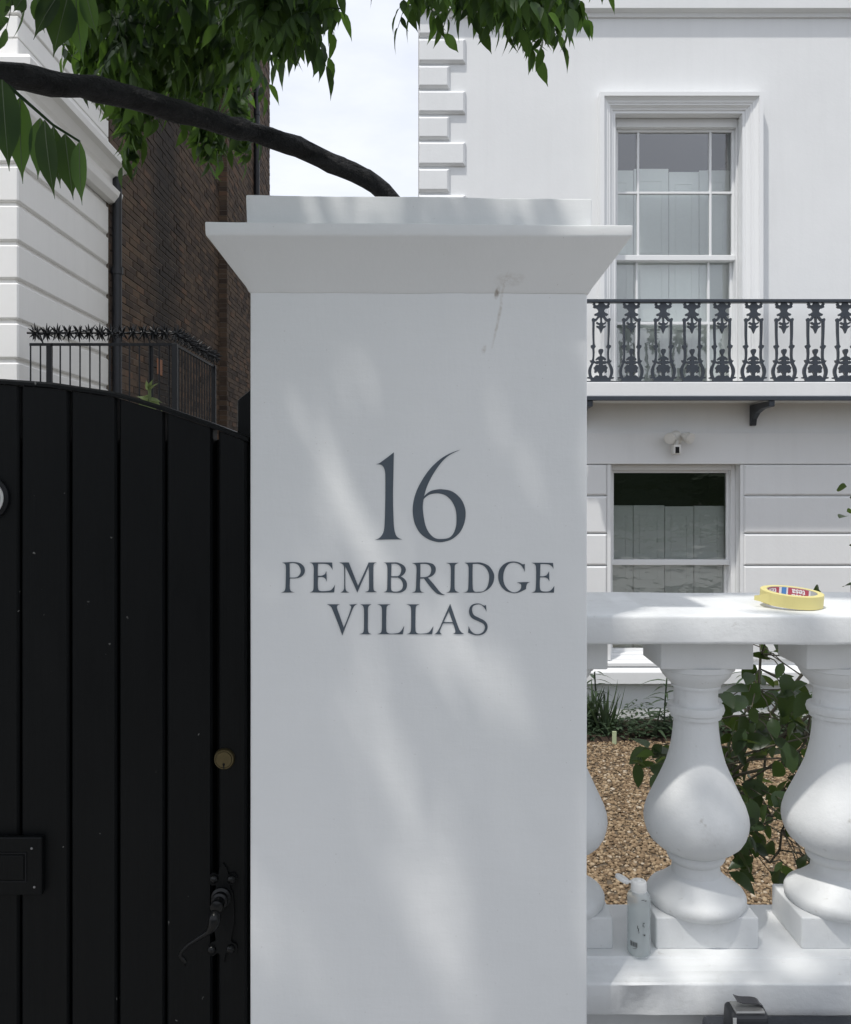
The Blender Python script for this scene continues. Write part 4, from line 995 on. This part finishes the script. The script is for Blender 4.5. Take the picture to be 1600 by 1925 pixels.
def near_leaflet(parent, a, b, w, ln_w, fold, curl, prof):
    d = (b-a).normalized(); m = MB(); wv = Vector((1, rnd.uniform(-.35,.35), 0)); leaflet(m, a, b-a, wv, (b-a).length, ln_w, fold, curl, prof)
    nf = len(m.f); mid = [Vector(m.v[i]) for i in range(1, len(m.v), 3)]
    m.tube([p - Vector((0,.0004,0)) for p in mid], [.0009 - .0007*i/len(mid) for i in range(len(mid))], 4)
    me = smooth_me('leaflet', m, M_LEAF); me.materials.append(M_RIB)
    for p in me.polygons[nf:]: p.material_index = 1
    c = bpy.data.objects.new('leaflet', me); COL.objects.link(c); c.parent = parent
    c.location = -wloc(climber) - Vector(parent.location)
# one near leaf with broad hanging leaflets, each a sub-part
near = MB(); npts = [P(a, b_, 1.1) for a, b_ in ((-60,110),(-20,140),(20,165),(60,200),(100,235),(150,266))]
near.tube(npts, [.003,.0028,.0025,.0022,.0018,.0015], 6)
nl = obj('leaf', near, M_LEAF, climber); nl['label'] = 'nearest leaf, with broad dark leaflets at the left edge'
for (bx, by, tx, ty, w, dy) in ((-25,120,-18,290,52,.0),(4,150,14,318,54,-.01),(38,183,36,342,46,.01),(84,226,94,372,44,-.012),(76,222,70,336,34,.015),(122,252,136,374,42,.008),(150,266,147,384,34,-.005),(100,238,112,352,30,.03)):
    near_leaflet(nl, P(bx, by, 1.1+dy), P(tx, ty, 1.1+dy+.012), w, w/F*1.1*1.08, .18, .10, [(0,.05),(.06,.35),(.16,.75),(.3,.98),(.45,1.0),(.58,.9),(.70,.64),(.79,.36),(.87,.14),(.94,.05),(1,.012)])
nr2 = MB(); nr2.tube([P(a, b_, 1.2) for a, b_ in ((210,-60),(170,-35),(125,-15),(80,-5),(40,-6))], [.003,.0028,.0024,.002,.0015], 6)
n2 = obj('leaf', nr2, M_LEAF, climber); n2['label'] = 'near leaf with curling tips at the top left corner'
for (bx, by, tx, ty, w, dy) in ((112,-12,54,68,46,.0),(128,-8,97,104,54,.01),(142,-14,150,120,40,.02),(70,-8,78,60,34,.012),(48,-8,22,22,26,-.01),(42,-6,38,28,22,.0),(160,-22,178,70,36,.01),(-20,-30,4,42,40,.0)):
    near_leaflet(n2, P(bx, by, 1.2+dy), P(tx, ty, 1.2+dy+.012), w, w/F*1.2*1.05, .18, .14, [(0,.05),(.06,.35),(.16,.75),(.3,.98),(.45,1.0),(.6,.85),(.72,.5),(.82,.2),(.91,.07),(1,.012)])
# canopy above the frame, shading the pillar and gate; gaps cut along the sun's path to place sun patches
GAPS = [(560,750,26,75,-.22),(640,965,36,95,-.30),(600,870,24,60,-.3),(855,1290,26,130,-.08),(885,1230,14,40,-.3),(735,1470,26,140,-.15),(850,1640,36,130,.0),(790,1760,70,60,.0),(880,1850,28,70,-.2),(930,1500,18,50,-.2)]
_g = []
for gx, gy, a, b_, sh in GAPS:
    for k in range(4):
        u = rnd.uniform(-.85, .85); _g.append((gx + sh*u*b_ + rnd.uniform(-.4,.4)*a, gy + u*b_, a*rnd.uniform(.3,.6), b_*rnd.uniform(.22,.45), sh))
GAPS = _g
def lit(p):
    t = (1.5 - p.y)/SUN.y
    if t < 0: return False
    q = p + SUN*t
    px = CX + q.x/1.5*F; py = CY - (q.z-EYE)/1.5*F
    for gx, gy, a, b_, sh in GAPS:
        dx = px - gx + sh*(gy - py)*-1; dy = py - gy
        if (dx/a)**2 + (dy/b_)**2 < 1: return rnd.random() < .93
    if q.x < .305 and q.z < 2.05: return False
    # leaflets thinned out so that sun reaches the balustrade
    t2 = (1.351 - p.z)/SUN.z; q2 = p + SUN*t2
    if q2.x > .27 and 1.56 < q2.y < 2.1 and (noise.noise(Vector((q2.x*5, q2.y*5, 2))) > -.2): return True
    if .60 < q2.x < .9 and 1.38 < q2.y < 1.52: return rnd.random() < .8
    if .10 < q2.x < .58 and 1.40 < q2.y < 1.56: return rnd.random() < .42
    if q2.x > .10 and 1.0 < q2.y < 1.56: return rnd.random() < .55
    return False
def in_view(p):
    if p.y < .15: return False
    px = CX + p.x/p.y*F; py = CY - (p.z-EYE)/p.y*F
    return -60 < px < 1660 and py > -25
fol = MB(); cnt = 0
while cnt < 1050:
    x = rnd.uniform(-2.6, .75); y = rnd.uniform(.15, 1.65); z = rnd.uniform(2.85, 3.7) + .15*math.sin(x*3)
    if x > .35 and rnd.random() < .3: continue
    cnt += 1
    mat = Matrix.Translation((x, y, z)) @ Euler((R(rnd.uniform(-25,25)), R(rnd.uniform(-5,30)), rnd.uniform(0, 6.28))).to_matrix().to_4x4() @ Matrix.Scale(rnd.uniform(.9,1.35), 4)
    src = FLAT[rnd.randrange(len(FLAT))]
    vs = [mat @ Vector(v) for v in src.v]
    # leaflets are runs of 21 vertices after the 36-vertex stalk
    if not any(in_view(v) for v in vs[36::7]):
        for s in range(36, len(vs), 21):
            ch = vs[s:s+21]
            if lit(ch[7]) or lit(ch[13]): continue
            b0 = len(fol.v); fol.v += [tuple(v) for v in ch]
            for i in range(6): a = b0+i*3; fol.f += [(a,a+1,a+4,a+3),(a+1,a+2,a+5,a+4)]
o = link('foliage', smooth_me('foliage', fol, M_LEAF), climber); o['kind'] = 'stuff'

# ------------------------------------------------------------------ shrub behind the balustrade
shrub = thing('shrub', 'bushy green shrub with rounded leaves growing behind the balusters', 'shrub', (.84, 2.5, GZ))
def shrub_leaf(seed):
    rr = random.Random(seed); m = MB()
    leaflet(m, (0,0,0), (1,0,0), (0,1,0), .068, .040*rr.uniform(.85,1.15), rr.uniform(.05,.35), rr.uniform(.0,.45), [(0,.05),(.08,.3),(.2,.75),(.38,1),(.58,.96),(.76,.7),(.9,.34),(1,.03)])
    return smooth_me('leaf', m, M_SHRUB)
SL = [shrub_leaf(i) for i in range(6)]
def region():
    r = rnd.random()
    if r < .56: return rnd.uniform(1335, 1535), min(1590, max(1300, rnd.gauss(1420, 75)))
    if r < .78: return rnd.uniform(1330, 1540), rnd.uniform(1470, 1635)
    if r < .86: return rnd.gauss(1430, 18), rnd.uniform(1195, 1290)
    if r < .90: return rnd.uniform(1405, 1525), rnd.uniform(1250, 1340)
    if r < .94: return rnd.gauss(1235, 18), rnd.gauss(1430, 28)
    return rnd.uniform(1560, 1680), rnd.uniform(1250, 1600)
pos = []
for i in range(300):
    a, b_ = region(); Y = rnd.uniform(2.15, 2.75)
    # leave gaps in the crown where the gravel shows
    g_ = noise.noise(Vector((a*.018, b_*.018, 7.3)))
    if b_ > 1450 and g_ < -.05 and rnd.random() < .8: continue
    pos.append(P(a, b_, Y))
for i in range(34): pos.append(P(rnd.uniform(1340,1530), rnd.uniform(1535,1640), rnd.uniform(2.1,2.35)))
for (a, b_, y) in ((1540,1108,2.2),(1592,915,2.5),(1598,935,2.5),(1592,962,2.4),(1590,970,2.45),(1596,1025,2.5),(1600,1100,2.3),(1518,1285,2.3),(1230,1420,2.2),(1222,1440,2.25),(1245,1400,2.2)): pos.append(P(a, b_, y))
stems = MB(); root = Vector((.84, 2.5, GZ))
hubs = []
for (a, b_, y) in ((1370,1480,2.45),(1440,1400,2.5),(1500,1460,2.55),(1430,1230,2.45),(1650,1000,2.55),(1525,1330,2.5),(1470,1560,2.45),(1620,1400,2.5),(1660,1150,2.5)):
    e = P(a, b_, y); pts = resample([root + Vector((rnd.uniform(-.05,.05), 0, 0)), P(1318 + rnd.uniform(-20,15), 1600, 2.5), P(1328 + rnd.uniform(-20,20), 1500 + rnd.uniform(-30,20), 2.5), root.lerp(e, .85) + Vector((0, 0, .05)), e], .05)
    stems.tube(pts, [.008-.0045*i/len(pts) for i in range(len(pts))], 6); hubs += pts[len(pts)//3:]
for p in pos:
    h = min(hubs, key=lambda h_: (h_-p).length)
    if (h-p).length < .45 and (rnd.random() < .45 or p.x < .72): stems.tube([h, h.lerp(p, .6) + Vector((0,0,.015)), p], [.0022,.0018,.0012], 5)
for a, b_, c_, d_ in ((1330,1440,1560,1375),(1340,1355,1420,1345),(1395,1475,1520,1400),(1355,1440,1470,1425)):
    stems.tube([P(a, b_, 2.3), P((a+c_)/2, (b_+d_)/2-4, 2.25), P(c_, d_, 2.3)], [.003,.0028,.002], 5)
obj('stem', stems, M_TWIG, shrub, smooth=True)
for p in pos:
    o = link('leaf', SL[rnd.randrange(6)], shrub, p)
    o.rotation_euler = (rnd.uniform(-1.2, 1.2), rnd.uniform(-.4, 1.2), rnd.uniform(0, 6.28)); o.scale = (rnd.uniform(.45, .65) if p.z > 1.25 else rnd.uniform(.62, 1.2),)*3

# ------------------------------------------------------------------ plants in the bed by the villa wall
def bedz(x, y): return GZ + .02
def lily(px, Ytop_py, Y, label, n=24):
    x = PX(px, Y); z1 = PZ(Ytop_py, Y); t = thing('border_plant', label, 'plant', (x, Y, bedz(x, Y)), 'tall leafy stems in the flower bed')
    lean = rnd.uniform(-.04, .04)
    pts = resample([(x, Y, GZ-.02), (x+lean*.4, Y, (GZ+z1)/2), (x+lean, Y-.02, z1)], .04); q = MB(); q.tube(pts, .006, 6); obj('stem', q, M_HERB, t, smooth=True)
    for k in range(n):
        u = .25 + .75*k/(n-1); p = pts[min(len(pts)-1, int(u*(len(pts)-1)))]; a = k*2.4
        m = MB(); leaflet(m, p, (math.cos(a), math.sin(a)*.6, .45 - .2*u), (-math.sin(a), math.cos(a), 0), rnd.uniform(.13,.23), rnd.uniform(.022,.036), .2, rnd.uniform(.4,.9))
        link('leaf', smooth_me('leaf', m, M_HERB), t)
lily(1124, 1262, 6.65, 'tall thin stem with drooping narrow leaves nearest the pillar')
lily(1248, 1272, 6.6, 'tall thin stem with narrow leaves beside the left-hand baluster gap')
lily(1400, 1258, 6.6, 'tall thin stem with narrow leaves seen above the shrub')
lily(1232, 1330, 6.55, 'shorter stem of narrow leaves below the wall plinth', 11)
def strap(px, Y, hh, label, n=22):
    x = PX(px, Y); t = thing('strap_plant', label, 'plant', (x, Y, bedz(x, Y)), 'spiky strap-leaved plants in the flower bed')
    for k in range(n):
        a = rnd.uniform(0, 6.28); sp = rnd.uniform(.08, .55); m = MB()
        leaflet(m, (x + rnd.uniform(-.04,.04), Y + rnd.uniform(-.04,.04), GZ), (math.cos(a)*sp, math.sin(a)*sp*.6, 1), (-math.sin(a), math.cos(a), .0), hh*rnd.uniform(.65,1.1), .024, .35, rnd.uniform(.0,.25)*rnd.choice((1,-1)), [(0,.8),(.3,1),(.6,.85),(.85,.5),(1,.04)])
        link('leaf', smooth_me('leaf', m, M_HERB), t)
strap(1138, 6.6, .42, 'clump of upright sword-like leaves by the gravel edge, right of the pillar')
strap(1108, 6.75, .38, 'clump of sword-like leaves half hidden by the pillar edge')
# low ground cover: too fine to count
gc = MB()
for k in range(2600):
    x = rnd.uniform(1.25, 3.4); y = rnd.uniform(6.5, 6.93)
    h = max(.02, (.06 + .24*max(0, noise.noise(Vector((x*3.2, y*3, 1)))+.25)) * rnd.uniform(.3, 1.2)); a = rnd.uniform(0, 6.28); base = Vector((x, y, GZ+.02 + h*rnd.uniform(.1,1)))
    leaflet(gc, base, (math.cos(a), math.sin(a), rnd.uniform(-.2,.7)), (-math.sin(a), math.cos(a), .2), rnd.uniform(.03,.07), rnd.uniform(.015,.028), .2, .3, [(0,.1),(.4,1),(.75,.7),(1,.05)])
o = link('ground_cover', smooth_me('ground_cover', gc, M_HERB)); tag(o, 'low fine-leaved ground cover along the foot of the villa wall', 'ground cover', kind='stuff')
q = MB(); c = P(1155, 1395, 6.44); q.box(c.x-.016, c.x+.016, c.y-.006, c.y+.006, GZ-.02, GZ+.10); tag(obj('plant_label', q, simple('pale_green_plastic', (.42,.48,.30), .5), bevel=.003), 'pale green plastic plant label stuck in the gravel edge', 'plant label')

# sprig peeping over the gate
sx, sy = PX(281, 1.95), 1.95
sp = thing('sprig', 'pale green leafy sprig peeping over the top of the gate', 'plant', (sx, sy, GZ))
q = MB(); q.tube(resample([(sx+.02, sy, GZ-.03), (sx+.015, sy, .8), (sx, sy, PZ(722, sy))], .08), .004, 6); obj('stem', q, M_SPRIG, sp, smooth=True)
for (bx, by, tx, ty, w) in ((281,745,262,752,10),(281,748,299,760,11),(280,742,266,762,9),(281,735,272,718,7),(281,735,290,716,7),(281,733,281,714,7),(281,752,296,748,9),(281,755,290,775,12),(281,757,268,772,10)):
    a = P(bx, by, sy); b = P(tx, ty, sy-.01); m = MB(); leaflet(m, a, b-a, (.6, .5, .5), (b-a).length*1.25, w/F*sy*1.3, .2, .5); link('leaf', smooth_me('leaf', m, M_SPRIG), sp)

# ------------------------------------------------------------------ small things left by the sign painter
# masking tape roll on the top rail
tx, ty = PX(1487, 1.69), 1.69; tz = z_rt + .0066
roll = thing('tape_roll', 'roll of yellow masking tape lying on the balustrade rail', 'tape', (tx, ty, tz)); roll.rotation_euler = (R(4.2), R(3.0), R(-4))
M_TAPE = simple('yellow_masking_tape', (.68,.60,.25), .6, var=.06, scale=25, bump=.1)
RO, RI, HT = .0585, .0455, .025
def ring_mesh(ro, ri, z0, z1, n=72):
    m = MB()
    for r_, z in ((ro,z0),(ro,z1-.0008),(ro-.0008,z1),(ri,z1),(ri,z0)):
        for i in range(n): a = 2*math.pi*i/n; m.v.append((r_*math.cos(a), r_*math.sin(a), z))
    m.f += [(j*n+i, j*n+(i+1)%n, ((j+1)%5)*n+(i+1)%n, ((j+1)%5)*n+i) for j in range(5) for i in range(n)]; return m
def loc_obj(name, mb, mat, parent, **k):
    me = mk_mesh(name, mb, mat); sharp(me, 40); o = bpy.data.objects.new(name, me); COL.objects.link(o); o.parent = parent; return o
loc_obj('tape_band', ring_mesh(RO, RI+.0012, 0, HT), M_TAPE, roll)
core = loc_obj('core', ring_mesh(RI+.0011, RI, .0006, HT-.0006), simple('grey_card_core', (.45,.46,.46), .7), roll)
def core_patch(a0, a1, z0, z1, mat, off, name, n=14):
    m = MB()
    for i in range(n+1):
        a = R(a0 + (a1-a0)*i/n); r_ = RI - off
        m.v += [(r_*math.cos(a), r_*math.sin(a), z0), (r_*math.cos(a), r_*math.sin(a), z1)]
    m.f += [(2*i, 2*i+2, 2*i+3, 2*i+1) for i in range(n)]; return loc_obj(name, m, mat, core)
M_RED = simple('print_red', (.42,.07,.10), .5, var=.05); M_BLUE = simple('print_blue', (.08,.22,.50), .5, var=.05); M_PW = simple('print_white', (.75,.73,.74), .5, var=.03)
core_patch(20, 160, .001, HT-.001, M_PW, .0003, 'print_ground', 40)
core_patch(102, 152, .0015, HT-.0012, M_RED, .0007, 'print_red_panel'); core_patch(26, 79, .0015, HT-.0012, M_RED, .0007, 'print_red_panel'); core_patch(83, 95, .0015, HT-.0012, M_BLUE, .0007, 'print_blue_panel')
def core_text(txt, a_mid, zc0, size, mat):
    cu = bpy.data.curves.new('t', 'FONT'); cu.body = txt; cu.size = size; cu.align_x = 'CENTER'; cu.align_y = 'CENTER'; cu.offset = .0004
    o = bpy.data.objects.new('t', cu); me = bpy.data.meshes.new_from_object(o); bpy.data.objects.remove(o); bpy.data.curves.remove(cu)
    for v in me.vertices:
        u, w_ = -v.co.x, -v.co.y                    # printed upside down
        a = R(a_mid) - u/RI; r_ = RI - .0011
        v.co = (r_*math.cos(a), r_*math.sin(a), zc0 + w_)
    me.materials.append(mat); c = bpy.data.objects.new('print_text', me); COL.objects.link(c); c.parent = core
for am in (127, 53):
    core_text('tesa', am, HT*.66, .0165, M_PW); core_text('tesa', am, HT*.24, .0165, M_PW)
fl = MB()                                           # loose end of tape
for i in range(9):
    t = i/8; a = R(188 + 22*(1-t)); r0 = RO + .0004
    p = Vector((r0*math.cos(a), r0*math.sin(a), 0)) + Vector((-.012, -.004, 0))*t*t*1.5
    for z in (.001 + .004*t, HT-.001-.010*t): fl.v.append((p.x, p.y, z))
fl.f += [(2*i, 2*i+2, 2*i+3, 2*i+1) for i in range(8)]
loc_obj('loose_end', fl, M_TAPE, roll)

# squeezy bottle on the bottom rail
bY = 1.645; bx = PX(1201, bY); bz = z_pb + .0012
bot = thing('squeeze_bottle', 'clear plastic squeeze bottle with open white flip cap beside a baluster plinth', 'bottle', (bx, bY, bz))
def pet_mat():
    m = N('cloudy_plastic'); m.set(Roughness=.22, Specular_IOR_Level=.5); m.color((.74,.77,.77))
    tr_ = m.n('ShaderNodeBsdfTransparent'); tr_.inputs['Color'].default_value = (.86,.89,.89,1)
    ms = m.n('ShaderNodeMixShader'); ms.inputs[0].default_value = .38; m.l(tr_.outputs[0], ms.inputs[1]); m.l(m.b.outputs[0], ms.inputs[2]); m.l(ms.outputs[0], m.out.inputs['Surface']); return m.m
M_PET = pet_mat()
Rb = .0222; Hb = .118
q = MB(); q.lathe([(.016,.0),(.0205,.001),(Rb,.004),(Rb,.03),(Rb*.985,.06),(Rb,Hb-.012),(Rb*.95,Hb-.004),(Rb*.80,Hb),(.0158,Hb+.003)], 0, 0, 40); loc_obj('body', q, M_PET, bot)
q = MB(); q.lathe([(.0135,.002),(.0195,.004),(.0200,.085),(.001,.0855)], 0, 0, 32); loc_obj('liquid', q, M_PET, bot)
cap = MB(); cap.lathe([(.0148,Hb+.0005),(.0152,Hb+.002),(.0150,Hb+.018),(.0138,Hb+.0205),(.006,Hb+.0215),(.0045,Hb+.0245),(.002,Hb+.025)], 0, 0, 32)
M_CAP = simple('white_cap', (.80,.80,.78), .35, var=.03)
cp = loc_obj('cap', cap, M_CAP, bot)
lid = MB(); lid.lathe([(.0128,0),(.0145,.0015),(.0142,.0055),(.0125,.007),(.003,.0072)], 0, 0, 28)
Mx = Matrix.Translation((-.0310,-.002,Hb+.0290)) @ Euler((0, R(205), R(8))).to_matrix().to_4x4()
lid.v = [tuple(Mx @ Vector(v)) for v in lid.v]; ld = loc_obj('flip_lid', lid, M_CAP, cp)
hg = MB(); hg.box(-.0185,-.0145,-.003,.003,Hb+.0175,Hb+.0205); loc_obj('hinge', hg, M_CAP, cp)
M_INK = simple('worn_black_print', (.05,.05,.05), .6)
def on_bottle(a, z, w, h, nme='print_mark', par=None):
    m = MB(); n = 3; r_ = Rb + .0003
    for i in range(n+1):
        t = R(a) + (w/Rb)*(i/n-.5); m.v += [(r_*math.cos(t), r_*math.sin(t), z-h/2), (r_*math.cos(t), r_*math.sin(t), z+h/2)]
    m.f += [(2*i, 2*i+2, 2*i+3, 2*i+1) for i in range(n)]
    return m
bar = MB()
for k in range(15):
    w_ = (.0004,.0008,.0005,.0010,.0003)[k % 5]; s_ = on_bottle(-148 + k*2.6, .026 - .00006*k, w_, .0095); bar.add(s_.v, s_.f)
loc_obj('barcode', bar, M_INK, bot)
mk_ = MB()
for (a, z, w_, h) in ((-110,.060,.0014,.006),(-106,.055,.0016,.006),(-104,.050,.0012,.003),(-80,.068,.004,.0014),(-84,.064,.0014,.005),(-78,.061,.003,.001),(-76,.045,.003,.003),(-82,.046,.003,.001),(-120,.019,.004,.0008),(-128,.0175,.006,.0007),(-84,.112,.006,.0012),(-70,.110,.004,.0014)):
    s_ = on_bottle(a, z, w_, h); mk_.add(s_.v, s_.f)
loc_obj('worn_lettering', mk_, M_INK, bot)

# tape measure standing on a dark case at the foot of the wall
cs = thing('tool_case', 'dark grey tool case standing against the wall below the balustrade', 'case', (.76, 1.39, 0))
M_CASE = simple('dark_case_fabric', (.030,.034,.042), .75, var=.25, scale=120, bump=.3)
q = MB(); q.box(.515, 1.02, 1.24, 1.548, .03, .632); obj('body', q, M_CASE, cs, bevel=.010, seg=3)
q = MB(); q.box(.545, .99, 1.232, 1.24, .10, .52); obj('front_pocket', q, M_CASE, cs, bevel=.003)
for x in (.56, .97):
    q = MB(); q.tube([(x-.02, 1.46, .0295), (x+.02, 1.46, .0295)], .0295, 16); obj('wheel', q, M_IRON, cs)
q = MB(); q.tube(resample([(.86,1.40,.63),(.865,1.40,.645),(.89,1.40,.652),(.94,1.40,.652),(.965,1.40,.645),(.97,1.40,.63)], .01), .007, 8); obj('handle', q, M_CASE, cs, smooth=True)
tmx0, tmx1 = PX(1368, 1.46), PX(1443, 1.46); tz0 = .6325; tz1 = PZ(1899, 1.46)
tm = thing('tape_measure', 'black tape measure with a metal belt clip standing on the dark case', 'tape measure', ((tmx0+tmx1)/2, 1.47, tz0))
M_RUB = simple('black_rubber', (.025,.027,.031), .5, var=.2, scale=60)
M_STEEL = simple('scuffed_steel', (.42,.42,.41), .38, .7, var=.2)
q = MB(); pr = rounded([(1.452,tz0),(1.452,tz1-.004),(1.49,tz1),(1.50,tz0)], .011, 4); q.sweep_x(pr, tmx0+.004, tmx1); obj('body', q, M_RUB, tm, bevel=.005, seg=3, ang=40)
q = MB(); q.box(tmx0+.012, tmx1-.006, 1.4535, 1.486, tz1-.004, tz1+.0008); obj('metal_top', q, M_STEEL, tm, bevel=.0015)
clip = resample([(tmx0+.018,1.474,tz1+.012),(tmx0+.028,1.474,tz1+.0085),(tmx1-.018,1.474,tz1+.0075),(tmx1-.008,1.474,tz1+.004),(tmx1-.006,1.474,tz1-.002)], .004)
q = MB()
for p in clip: q.v += [(p.x, 1.464, p.z), (p.x, 1.484, p.z), (p.x, 1.484, p.z+.0012), (p.x, 1.464, p.z+.0012)]
q.f += [(i*4+j, (i+1)*4+j, (i+1)*4+(j+1)%4, i*4+(j+1)%4) for i in range(len(clip)-1) for j in range(4)] + [(0,1,2,3), tuple(reversed(range(len(clip)*4-4, len(clip)*4)))]
obj('belt_clip', q, simple('dark_steel', (.10,.10,.11), .35, .7), tm)
q = MB(); q.box(tmx0+.006, tmx0+.012, 1.4505, 1.4518, tz1-.025, tz1-.008); q.box(tmx0+.024, tmx0+.029, 1.4505, 1.4518, tz1-.027, tz1-.020); obj('label_patch', q, M_PALE, tm)
